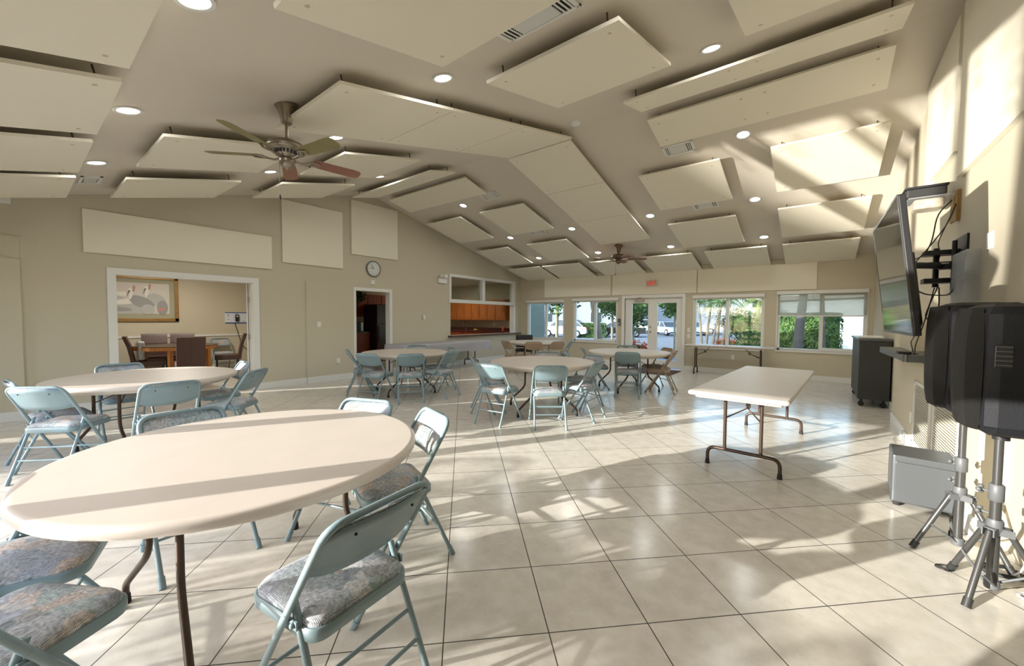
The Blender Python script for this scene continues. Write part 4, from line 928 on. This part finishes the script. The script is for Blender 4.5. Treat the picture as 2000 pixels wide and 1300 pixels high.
# picture of pelicans
t = empty('framed_picture', (-12.35, 1.73, 1.77)); t.rotation_euler = (0, 0, R(90)); tag(t, 'gold-framed picture of two pelicans on the side-room wall', 'picture')
W_, H_ = .82, .53
b = MB(); fw = .075
for x0, x1, z0, z1 in ((-W_, W_, -H_, -H_+fw), (-W_, W_, H_-fw, H_), (-W_, -W_+fw, -H_, H_), (W_-fw, W_, -H_, H_)): b.rbox((x0, -.045, z0), (x1, 0, z1), .01, 2, axis=1)
b.build('frame', M['gold'], t)
b = MB(); b.box((-W_+fw, -.018, -H_+fw), (W_-fw, -.008, H_-fw)); b.build('mat_board', M['matb'], t)
b = MB(); b.box((-.65, -.022, -.35), (.65, -.018, .36)); b.build('print', M['paper'], t)
def shape(poly, m, d, nm='print_shape'):
    b = MB(); n = len(poly); b.prism([(x, y) for x, y in poly], d, d+.0012, Matrix.Rotation(R(90), 4, 'X')); b.build(nm, M[m], t)
def blob(cx, cz, rx, rz, rot, m, d, n=18):
    c, s = math.cos(R(rot)), math.sin(R(rot)); shape([(cx+rx*math.cos(2*PI*k/n)*c-rz*math.sin(2*PI*k/n)*s, cz+rx*math.cos(2*PI*k/n)*s+rz*math.sin(2*PI*k/n)*c) for k in range(n)], m, d)
shape([(-.65, .14), (-.1, .14), (-.08, .05), (-.65, .05)], 'bird5', .0225)
shape([(-.65, -.08), (.1, -.1), (.2, -.34), (-.65, -.34)], 'bird2', .0225)
blob(-.38, 0, .26, .075, -3, 'bird2', .024); blob(-.42, -.12, .28, .06, 5, 'bird1', .025); blob(-.12, -.08, .22, .06, 8, 'bird5', .026); blob(-.3, -.24, .3, .05, -4, 'bird1', .025)
blob(.16, -.08, .24, .12, -28, 'bird1', .027); blob(.42, -.02, .18, .13, -35, 'bird2', .026); blob(.52, -.2, .10, .17, 0, 'bird1', .0275); blob(.26, -.25, .12, .12, 0, 'bird2', .0275)
for dx, dz in ((0, 0), (.27, .06)):
    blob(-.02+dx, .09+dz, .03, .12, -12, 'bird5', .029); blob(-.02+dx, .20+dz, .05, .035, 20, 'bird5', .030); blob(.03+dx, .22+dz, .022, .075, -8, 'bird3', .0305)
    shape([(-.05+dx, .19+dz), (-.03+dx, .17+dz), (-.10+dx, .02+dz)], 'bird4', .031)
blob(.50, -.24, .07, .04, 20, 'bird3', .031); blob(-.5, -.25, .06, .05, 0, 'bird3', .031)
# wall notice with device
t = empty('notice_board', (-12.35, 3.76, 1.33)); t.rotation_euler = (0, 0, R(90)); tag(t, 'white and blue notice with a black device on the side-room wall', 'notice')
b = MB(); b.box((-.26, -.012, -.15), (.26, 0, .15)); b.build('board', M['notice'], t)
b = MB(); b.box((-.26, -.014, .125), (.26, -.012, .15)); b.box((-.26, -.014, -.15), (.26, -.012, -.12)); b.build('blue_band', M['blue'], t)
b = MB(); b.rbox((-.035, -.05, -.10), (.055, -.012, .09), .02, 3, axis=1); p = b.build('device', M['black'], t); b = MB(); b.box((-.015, -.052, .03), (.035, -.05, .06)); b.build('device_display', M['notice'], p)
b = MB()
for x, z in ((-.19, .08), (.0, .108), (-.19, -.04), (.15, -.09)): b.box((x-.03, -.014, z-.004), (x+.03, -.012, z+.004))
b.box((-.195, -.014, .04), (-.175, -.012, .065)); b.build('small_print', M['ink'], t)
cable([(-12.33, 3.72, 1.18), (-12.31, 3.80, .85), (-12.31, 3.85, .6), (-12.3, 4.1, .35), (-12.3, 4.25, .3)], .008, M['cable'], 'cable', 'black power cord hanging from the side-room notice', None, .15)
b = MB(); b.rbox((-12.33, 4.0, .08), (-12.22, 4.12, .18), .03, 3); o = b.build('power_adapter', M['black']); tag(o, 'black power adapter at the foot of the side-room wall', 'adapter')
light('side_room_fill', 'AREA', (-10.6, 2.2, 2.58), 45, (1, .9, .78), shape='DISK', size=.5)  # added fill light for the side room, without any fixture

# ------------------------------------------------------------------ kitchen
def cab_run(name, label, boxes, doors, m, m2, grp=None):
    pass
t = empty('wall_cabinets', (-10.15, YB, 0)); tag(t, 'row of honey oak wall cabinets seen through the pass-through', 'cabinet')
b = MB(); b.box((-1.75, -.33, 1.27), (1.45, 0, 2.02)); b.build('cabinet_body', M['cabinet'], t)
for k in range(8):
    x = -1.73+k*.395; b = MB(); b.rbox((x, -.352, 1.29), (x+.375, -.33, 2.0), .012, 2, axis=1); d = b.build('door', M['cabinet'], t)
    b = MB(); b.rbox((x+.06, -.360, 1.36), (x+.315, -.352, 1.93), .01, 2, axis=1); b.build('door_panel', M['cabinet'], d)
t = empty('base_cabinets', (-10.15, YB, 0)); tag(t, 'dark kitchen base cabinets under the sink counter', 'cabinet')
b = MB(); b.box((-1.9, -.6, 0), (1.7, -.002, .86)); b.build('cabinet_body', M['cherry'], t)
b = MB(); b.box((-1.92, -.64, .86), (1.70, -.002, .90)); b.box((-1.92, -.02, .9), (1.70, -.002, 1.0)); b.build('worktop', M['counter'], t)
t = empty('faucet', (-10.75, YB-.18, .90)); tag(t, 'tall dark kitchen faucet at the sink', 'faucet')
b = MB(); b.tube(fillet([(0, 0, 0), (0, 0, .30), (0, -.16, .30), (0, -.16, .2)], .06, 5), .014, 8); b.build('spout', M['nickel'], t)
b = MB(); b.lathe([(.025, 0), (.022, .04)], 12); b.build('faucet_base', M['nickel'], t)
b = MB(); b.rbox((-10.25, YB-.30, .901), (-10.1, YB-.2, .945), .015, 2); o = b.build('sponge', M['sponge']); tag(o, 'yellow sponge by the kitchen sink', 'sponge')
b = MB(); b.lathe([(.04, 0), (.04, .14), (.015, .17), (.015, .21)], 14, Matrix.Translation((-8.85, YB-.25, .9))); o = b.build('soap_bottle', M['orange']); tag(o, 'orange bottle at the right end of the kitchen counter', 'bottle')
b = MB(); b.rbox((-9.52, YB-.008, 1.08), (-9.44, YB, 1.19), .005, 2, axis=1); o = b.build('outlet_plate', M['white']); tag(o, 'white outlet above the kitchen counter', 'outlet')
# far kitchen wall with cabinets and refrigerator seen through the doorway
t = empty('refrigerator', (-11.1, 7.42, 0)); tag(t, 'dark tall refrigerator seen through the kitchen doorway', 'refrigerator')
b = MB(); b.rbox((-.35, -.46, .03), (.36, .5, 1.77), .02, 2); b.build('body', M['fridge'], t)
b = MB(); b.rbox((.36, -.45, .05), (.40, .49, 1.15), .015, 2, axis=0); d = b.build('door', M['fridge'], t)
b = MB(); b.rbox((.36, -.45, 1.18), (.40, .49, 1.75), .015, 2, axis=0); b.build('door', M['fridge'], t)
b = MB(); b.tube([(.43, -.40, .6), (.43, -.40, 1.1)], .012, 8); b.build('handle', M['black'], d)
t = empty('wall_cabinets', (-12.35, 7.2, 0)); tag(t, 'dark cherry wall cabinets over the refrigerator in the kitchen', 'cabinet')
b = MB(); b.box((0, -1.1, 1.38), (.9, .9, 2.1)); b.build('cabinet_body', M['cherry'], t)
for k in range(4):
    b = MB(); b.rbox((.9, -1.08+k*.5, 1.40), (.92, -.60+k*.5, 2.08), .01, 2, axis=0); b.build('door', M['cherry'], t)
t = empty('base_cabinets', (-12.35, 6.1, 0)); tag(t, 'low cherry cabinet run left of the refrigerator', 'cabinet')
b = MB(); b.box((.002, -1.6, 0), (1.35, .8, .88)); b.build('cabinet_body', M['cherry'], t)
b = MB(); b.box((.002, -1.62, .88), (1.4, .82, .92)); b.build('worktop', M['counter'], t)
t = empty('microwave', (-11.3, 6.55, .92)); tag(t, 'dark microwave with a bright strip on the kitchen counter', 'microwave')
b = MB(); b.rbox((-.2, -.25, 0), (.2, .22, .30), .01, 2); b.build('body', M['black'], t)
b = MB(); b.box((.2, .12, .02), (.204, .19, .28)); b.build('control_panel', M['steel'], t)
t = empty('hanging_plant', (-11.1, 6.45, 1.75)); tag(t, 'dark trailing plant high in the kitchen doorway view', 'plant')
def leaves(mb, c, rad, n, size, seed, shell=.55, flat=1.):
    rnd = random.Random(seed)
    for _ in range(n):
        d = Vector((rnd.gauss(0,1), rnd.gauss(0,1), rnd.gauss(0,1)*flat)).normalized(); k = shell+(1-shell)*rnd.random()
        p = Vector((c[0]+d.x*rad[0]*k, c[1]+d.y*rad[1]*k, c[2]+d.z*rad[2]*k)); s = size*(.6+.8*rnd.random())
        u = Vector((rnd.gauss(0,1), rnd.gauss(0,1), rnd.gauss(0,.6))).normalized(); w = u.cross(Vector((rnd.gauss(0,1), rnd.gauss(0,1), rnd.gauss(0,1)))).normalized()
        mb.add([tuple(p-u*s), tuple(p+w*s*.45), tuple(p+u*s), tuple(p-w*s*.45)], [(0,1,2,3)])
    return mb
b = MB(); leaves(b, (0, 0, .25), (.3, .35, .22), 260, .07, 5); b.build('foliage', M['leafd'], t)
b = MB(); b.lathe([(.08, -.1), (.12, .1)], 14); b.build('pot', M['black'], t)
light('kitchen_lamp', 'AREA', (-10.3, 9.3, 2.57), 26, (1, .84, .66), shape='DISK', size=.35)
t = empty('recessed_light', (-10.3, 9.0, 2.618)); tag(t, 'warm recessed light inside the kitchen behind the transom pane', 'ceiling light')
b = MB(); b.lathe([(.075, 0), (.1, -.002), (.1, -.008), (.075, -.006)], 20, caps=False); b.build('trim_ring', M['white'], t)
b = MB(); b.lathe([(.001, -.004), (.076, -.004)], 20, caps=False); b.build('diffuser', M['lamp'], t)

# ------------------------------------------------------------------ outside
ZG = -.40
b = MB(); b.box((-60, YB+TH, ZG-.3), (40, 80, ZG-.02)); o = b.build('ground', M['asphalt']); o['kind'] = 'structure'
b = MB(); b.box((-14, YB+TH, ZG-.1), (-8.7, 13.4, ZG+.02)); b.box((-2.5, YB+TH, ZG-.1), (12, 13.2, ZG+.02)); b.prism([(-3.4, 16.2), (14, 15.5), (14, 30), (-2.0, 30), (-4.2, 24)], ZG-.1, ZG+.03); o = b.build('lawn', M['grass']); tag(o, 'green lawn outside the far windows', 'grass', kind='stuff')
b = MB(); b.box((-4.7, YB+TH, -.3), (-2.6, 13.2, -.03)); o = b.build('path_slab', M['asphalt']); o['kind'] = 'structure'
for k in range(6):
    b = MB(); x = -8.2+k*.95; b.box((-.05, -1.1, 0), (.05, 1.1, .008)); o = b.build('parking_stripe', M['stripe'], None, (x, 14.9, ZG-.018), R(-25)); tag(o, 'white painted parking stripe on the asphalt outside the side table window', 'marking', 'parking stripes outside')
b = MB(); b.box((-8.62, YB+TH, ZG), (-8.42, 12.9, 3.0)); o = b.build('wing_wall', M['stucco2']); o['kind'] = 'structure'
def building(name, c, w, d, h, label, m='stucco', wins_=(), rot=0, roofz=0.):
    t = empty(name, c, rot); tag(t, label, 'building')
    b = MB(); b.box((-w/2, 0, 0), (w/2, d, h)); b.build('wall', M[m], t)
    b = MB(); b.box((-w/2-.4, -.5, h), (w/2+.4, d+.4, h+.25)); b.build('roof', M['roof'], t)
    for x0, x1, z0, z1 in wins_:
        b = MB(); b.box((x0-.06, -.05, z0-.06), (x1+.06, 0.02, z1+.06)); f = b.build('window', M['white'], t)
        b = MB(); b.box((x0, -.06, z0), (x1, -.045, z1)); b.build('pane', M['darkwin'], f)
    return t
RV = R(30)
building('apartment_building', tuple(far(1090, 55, ZG)), 22, 10, 8.5, 'pale two-storey apartment building behind the left windows', 'stucco_shaded', wins_=[(-2, -.8, 1.2, 2.4), (1.2, 2.6, .9, 2.4), (4.5, 6, 1.2, 2.6), (-6, -5, 1, 2.2), (1, 2.5, 4.2, 5.8), (5, 6.4, 4.2, 5.8)], rot=RV)
building('apartment_building', tuple(far(1275, 62, ZG)), 15, 9, 6.8, 'bright white building with small windows beyond the parked cars', wins_=[(-3, -1.5, 4.0, 5.2), (-.8, .7, 4.0, 5.2), (3, 4.5, 3.8, 5.2), (5.5, 6.8, 3.8, 5.2)], rot=R(18))
building('garden_house', tuple(far(1640, 22.5, ZG)), 11.5, 5, 3.0, 'white garden house outside the two right windows', wins_=[(-5.2, -4.4, 1.0, 2.2)], rot=R(-35))
building('apartment_building', tuple(far(1440, 78, ZG)), 18, 8, 7, 'distant cream building behind the palm cluster', rot=R(5))
# cars
def make_car(m, suv):
    t = empty('parked_car'); L = 4.6; h = 1.62 if suv else 1.42; w = .9
    z0 = .32; zb = 1.0 if suv else .88
    prof_b = [(-2.3, .42), (-2.28, .75), (-2.15, zb-.05), (-1.3, zb+.03), (1.6, zb+.02), (2.2, zb-.06), (2.3, .7), (2.28, .4), (1.9, z0), (-1.9, z0)]
    b = MB(); rg = []
    for y, s in ((-w, .93), (-w+.06, 1.0), (w-.06, 1.0), (w, .93)): rg.append([(x*(.99 if s < 1 else 1), y, .3+(z-.3)*s) for x, z in prof_b])
    b.loft(rg, True, smooth=False); b.build('body', m, t)
    gx = [(-1.35, zb), (-.55, h-.03), (1.15, h-.02), (1.95, zb+.02)] if suv else [(-1.1, zb), (-.3, h-.03), (.75, h-.03), (1.6, zb+.02)]
    b = MB(); rg = []
    for y, s in ((-w+.04, 0), (-w+.18, 1), (w-.18, 1), (w-.04, 0)): pass
    v = []
    for y0, y1 in ((-w+.05, -w+.2), (w-.05, w-.2)):
        v.append([(gx[0][0], y0, gx[0][1]), (gx[1][0], y1, gx[1][1]), (gx[2][0], y1, gx[2][1]), (gx[3][0], y0, gx[3][1])])
    b.loft(v, True, smooth=False); b.build('windows', M['darkwin'], t)
    b = MB(); b.rbox((gx[1][0]-.05, -w+.19, h-.04), (gx[2][0]+.05, w-.19, h+.01), .05, 3)
    for s in (-1, 1):
        for a, c in ((gx[0], gx[1]), (gx[2], gx[3])): b.tube([(a[0], s*(w-(.05 if a in (gx[0],) else .2)), a[1]), (c[0], s*(w-(.2 if c in (gx[1],) else .05)), c[1])], .035, 6)
        b.tube([((gx[0][0]+gx[3][0])/2, s*(w-.05), zb), ((gx[1][0]+gx[2][0])/2, s*(w-.19), h)], .035, 6)
    b.build('roof', m, t)
    for sx in (-1, 1):
        for sy in (-1, 1):
            T = Matrix.Translation((sx*1.4, sy*(w-.08), .34)) @ Matrix.Rotation(R(90), 4, 'X')
            b = MB(); b.lathe([(.2, -.12), (.33, -.12), (.345, -.08), (.345, .08), (.33, .12), (.2, .12)], 22, T); q = b.build('wheel', M['tyre'], t)
            b = MB(); b.lathe([(.19, -.125), (.215, -.12), (.215, .12), (.19, .125)], 12, T); b.build('wheel_rim', M['rim'], q)
    b = MB()
    for s in (-1, 1): b.box((2.2, s*(w-.2)-.12, zb-.25), (2.31, s*(w-.2)+.12, zb-.08))
    b.build('tail_light', M['tail'], t)
    return t
CG = 'parked cars outside the windows'
for px, d, rz, m, suv, lab in ((1104, 37, 12, 'car_white', True, 'white SUV seen through the first window from the kitchen'), (1213, 38, 200, 'car_black', False, 'black car half hidden by the palm in the second window'),
                               (1262, 47, 128, 'car_white', True, 'white SUV seen through the left glass door'), (1304, 42, 135, 'car_silver', False, 'silver sedan seen through the right glass door'),
                               (1412, 46, 20, 'car_white', True, 'white car behind the palm cluster'), (1350, 43, 125, 'car_silver', False, 'silver car at the left edge of the side table window')):
    t = make_car(M[m], suv); p = far(px, d, ZG); t.location = p; t.rotation_euler = (0, 0, R(rz)); tag(t, lab, 'car', CG)
# planting
def palm(x, y, z0, h, lean, n, L, label, m='leaf', rad=.11, seed=0, trunk='bark', nleaf=16):
    rnd = random.Random(seed); t = empty('palm_tree', (x, y, z0)); tag(t, label, 'palm tree', 'palms outside')
    tp = Vector((lean[0], lean[1], h))
    b = MB(); b.tube([(0, 0, -.1), (lean[0]*.3, lean[1]*.3, h*.4), (lean[0]*.7, lean[1]*.7, h*.75), tuple(tp)], [rad*1.2, rad, rad*.85, rad*.7], 10); b.build('trunk', M[trunk], t)
    b = MB()
    for k in range(n):
        a = 2*PI*k/n+rnd.random()*.5; up = rnd.uniform(.1, .9); P = []
        for i in range(9):
            s = i/8; r = L*s; P.append(tp+Vector((math.cos(a)*r*.9, math.sin(a)*r*.9, L*(up*s-.95*s*s))))
        b.tube([tuple(p) for p in P], [.016*(1-.8*i/8) for i in range(9)], 4)
        for i in range(nleaf):
            s = (i+1)/(nleaf+1); q = s*8; i0 = min(int(q), 7); p = P[i0].lerp(P[i0+1], q-i0); tg = (P[i0+1]-P[i0]).normalized(); side = tg.cross(Vector((0,0,1))).normalized()
            ll = L*.36*math.sin(PI*min(.95, s*.8+.15))
            for sg in (-1, 1):
                d = (side*sg*.85+tg*.55+Vector((0,0,-.35))).normalized(); e = p+d*ll; w = tg*.018*L/1.2
                b.add([tuple(p-w), tuple(p+w), tuple(e)], [(0,1,2)])
    b.build('fronds', M[m], t); return t
def shrub(name, x, y, z0, rad, n, size, label, m='leaf', seed=0, cat='shrub', trunk=0., grp=None):
    t = empty(name, (x, y, z0)); tag(t, label, cat, grp)
    cz = trunk+rad[2]
    b = MB(); leaves(b, (0, 0, cz), rad, n, size, seed, .5); b.build('foliage', M[m], t)
    b = MB(); b.ball((0, 0, cz), (rad[0]*.6, rad[1]*.6, rad[2]*.6), 10); b.build('inner_foliage', M['leafd'], t)
    b = MB(); b.tube([(0, 0, -.05), (0, 0, cz)], max(.025, rad[0]*.055), 8); b.build('trunk', M['bark'], t)
    return t
def hedge(x, y, z0, w, d, h, label, rz=0, m='leafd', seed=0):
    t = empty('hedge', (x, y, z0), rz); tag(t, label, 'hedge')
    b = MB(); b.box((-w/2+.06, -d/2+.06, 0), (w/2-.06, d/2-.06, h-.06)); rnd = random.Random(seed)
    for _ in range(int(900*(w*h+w*d+d*h)/3)):
        f = rnd.choice((0, 0, 1, 2)); p = Vector((rnd.uniform(-w/2, w/2), rnd.uniform(-d/2, d/2), rnd.uniform(0, h)))
        if f == 0: p.y = -d/2 if rnd.random() < .7 else d/2
        elif f == 1: p.x = rnd.choice((-w/2, w/2))
        else: p.z = h
        u = Vector((rnd.gauss(0,1), rnd.gauss(0,1), rnd.gauss(0,1))).normalized()*.07; v = u.cross(Vector((rnd.gauss(0,1), rnd.gauss(0,1), rnd.gauss(0,1)))).normalized()*.04
        b.add([tuple(p-u), tuple(p+v), tuple(p+u), tuple(p-v)], [(0,1,2,3)])
    b.build('foliage', M[m], t); return t
p = far(1050, 17.5, ZG); palm(p.x, p.y, p.z, 4.2, (.7, .6), 9, 1.6, 'white-trunked leaning palm outside the first window', rad=.13, seed=1, trunk='stucco')
p = far(1088, 20, ZG); shrub('tree', p.x, p.y, p.z, (1.5, 1.5, 1.3), 1500, .11, 'dark leafy tree over the white SUV', 'leafd', 2, 'tree', 1.9, 'trees outside')
p = far(1074, 15.6, ZG); hedge(p.x, p.y, p.z, 1.1, .7, .95, 'dark clipped hedge block under the first window', R(20))
p = far(1155, 36, ZG); hedge(p.x, p.y, p.z, 2.6, 1, 1.3, 'clipped hedge before the apartment building', R(25), 'leaf')
p = far(1177, 15.0, ZG); palm(p.x, p.y, p.z, 3.4, (-.5, -.25), 10, 1.7, 'green-topped palm trunk outside the second window', 'leaf', .14, 3)
p = far(1196, 22, ZG); shrub('tree', p.x, p.y, p.z, (1.3, 1.3, 1.1), 1300, .11, 'leafy tree behind the second window palm', 'leafd', 4, 'tree', 1.7, 'trees outside')
for i, (px, d) in enumerate(((1133, 13.2), (1148, 13.4), (1163, 13.2), (1190, 13.2))):
    p = far(px, d, ZG); shrub('shrub', p.x, p.y, p.z, (.3, .3, .28), 160, .07, 'low leafy plant under the second window, ' + ('first from the left', 'second from the left', 'third from the left', 'last, right of the palm')[i], 'leaf', 10+i, 'shrub', 0, 'low plants under the windows')
p = far(1243, 16, ZG); shrub('shrub', p.x, p.y, p.z, (.9, .6, .45), 700, .07, 'reddish ground plants outside the left glass door', 'leafr', 20)
p = far(1238, 17, ZG); shrub('tree', p.x, p.y, p.z, (.8, .8, 1.3), 800, .11, 'climbing greenery at the left edge of the glass doors', 'leaf', 21, 'tree', 1.0, 'trees outside')
p = far(1318, 18, ZG); shrub('tree', p.x, p.y, p.z, (.8, .7, .8), 600, .11, 'overhanging dark branch at the top right of the glass doors', 'leafd', 22, 'tree', 1.75, 'trees outside')
for i, (px, d, lx) in enumerate(((1372, 24, -.5), (1380, 25, .4), (1392, 24.5, .9), (1402, 25.5, .2), (1411, 24, .7), (1424, 26, -.3))):
    p = far(px, d, ZG); palm(p.x, p.y, p.z, 2.75+.2*(i % 3), (lx*.6, .2), 11, 1.5, 'slender palm of the cluster in the side table window, ' + ('first', 'second', 'third', 'fourth', 'fifth', 'sixth')[i]+' from the left', 'leaf', .075, 30+i, nleaf=12)
p = far(1447, 24, ZG); shrub('tree', p.x, p.y, p.z, (1.15, 1.15, 1.0), 1500, .09, 'rounded green tree in the side table window', 'leaf', 41, 'tree', .45, 'trees outside')
p = far(1475, 27, ZG); palm(p.x, p.y, p.z, 3.0, (.2, .1), 13, 1.9, 'yellow-green palm crown at the top right of the side table window', 'leafy', .16, 42)
p = far(1455, 17.5, ZG); shrub('shrub', p.x, p.y, p.z, (.55, .5, .5), 600, .07, 'green shrub beside the topiary outside', 'leaf', 43)
p = far(1472, 17.2, ZG); hedge(p.x, p.y, p.z, .75, .7, 1.25, 'tall clipped topiary block outside the side table window', 0, 'leaf', 5)
p = far(1420, 24, ZG); shrub('shrub', p.x, p.y, p.z, (.8, .4, .3), 420, .07, 'low red-leaved bush beyond the lawn', 'leafr', 44)
p = far(1577, 15.8, ZG); hedge(p.x, p.y, p.z, 2.1, .8, 2.0, 'tall leafy hedge outside the half-shaded window', R(-35), 'leaf', 6)
p = far(1557, 14.2, ZG); palm(p.x, p.y, p.z, 3.8, (.25, .1), 9, 1.5, 'dark leaning palm trunk in front of the tall hedge', 'leafd', .15, 45, 'barkd')
p = far(1612, 14.4, ZG); palm(p.x, p.y, p.z, 4.0, (-.2, .3), 8, 1.5, 'thin palm trunk right of the half-shaded window mullion', 'leaf', .07, 46, 'barkd')
for i in range(4):
    p = far(1530+i*24, 14.0, ZG); shrub('shrub', p.x, p.y, p.z, (.35, .3, .3), 220, .07, 'low dark plant at the foot of the tall hedge, ' + ('first', 'second', 'third', 'fourth')[i]+' from the left', 'leafd', 50+i, 'shrub', 0, 'low plants at the tall hedge')
# palms behind the camera that break up the sunlight
for i, (x, y, z0, h, L, n) in enumerate(((-4.1, -4.7, -.3, 1.75, 1.15, 13), (-5.2, -5.3, -.3, 1.95, 1.3, 13), (-6.3, -4.9, -.3, 1.85, 1.25, 13), (-7.5, -5.5, -.3, 2.0, 1.3, 13), (-8.7, -5.0, -.3, 1.9, 1.2, 12))):
    palm(x, y, z0, h, (.15, .1), n, L, 'palm outside the sunlit glass wall behind the camera, ' + ('first from the right wall', 'second from the right wall', 'third from the right wall', 'fourth from the right wall', 'fifth from the right wall')[i], 'leaf', .07, 60+i, nleaf=14)

# ------------------------------------------------------------------ light
el, az = R(12), R(30)
dirv = Vector((math.sin(az)*math.cos(el), math.cos(az)*math.cos(el), -math.sin(el)))
sun = light('sun', 'SUN', (0, -10, 10), 10.5, (1, .97, .90), angle=R(.45)); sun.rotation_euler = dirv.to_track_quat('-Z', 'Y').to_euler()
# added spot lamp standing in for sunlight reflected up through the same opening
up = Vector((dirv.x, dirv.y, -dirv.z)); tgt = Vector((.6, 6.1, 3.3)); pos = tgt - up*100
g = light('reflected_sun_spot', 'SPOT', pos, 1050000, (1, .95, .86), spot_size=R(2.4), spot_blend=.2, shadow_soft_size=.5); g.rotation_euler = up.to_track_quat('-Z', 'Y').to_euler()
w = bpy.data.worlds.new('world'); bpy.context.scene.world = w; w.use_nodes = True; nt = w.node_tree
sky = nt.nodes.new('ShaderNodeTexSky'); sky.sky_type = 'NISHITA'; sky.sun_disc = False; sky.sun_elevation = R(38); sky.sun_rotation = R(210); sky.air_density = 1.0; sky.dust_density = 1.5
nt.links.new(sky.outputs[0], nt.nodes['Background'].inputs[0]); nt.nodes['Background'].inputs[1].default_value = .75
sc = bpy.context.scene
sc.view_settings.view_transform = 'Standard'; sc.view_settings.look = 'None'; sc.view_settings.gamma = 1; sc.view_settings.use_curve_mapping = False
sc.view_settings.exposure = 0.22
sc.cycles.use_adaptive_sampling = True; sc.cycles.adaptive_threshold = .02
sc.cycles.max_bounces = 6; sc.cycles.diffuse_bounces = 5; sc.cycles.glossy_bounces = 4; sc.cycles.transparent_max_bounces = 12
sc.cycles.sample_clamp_indirect = 6; sc.cycles.use_denoising = True
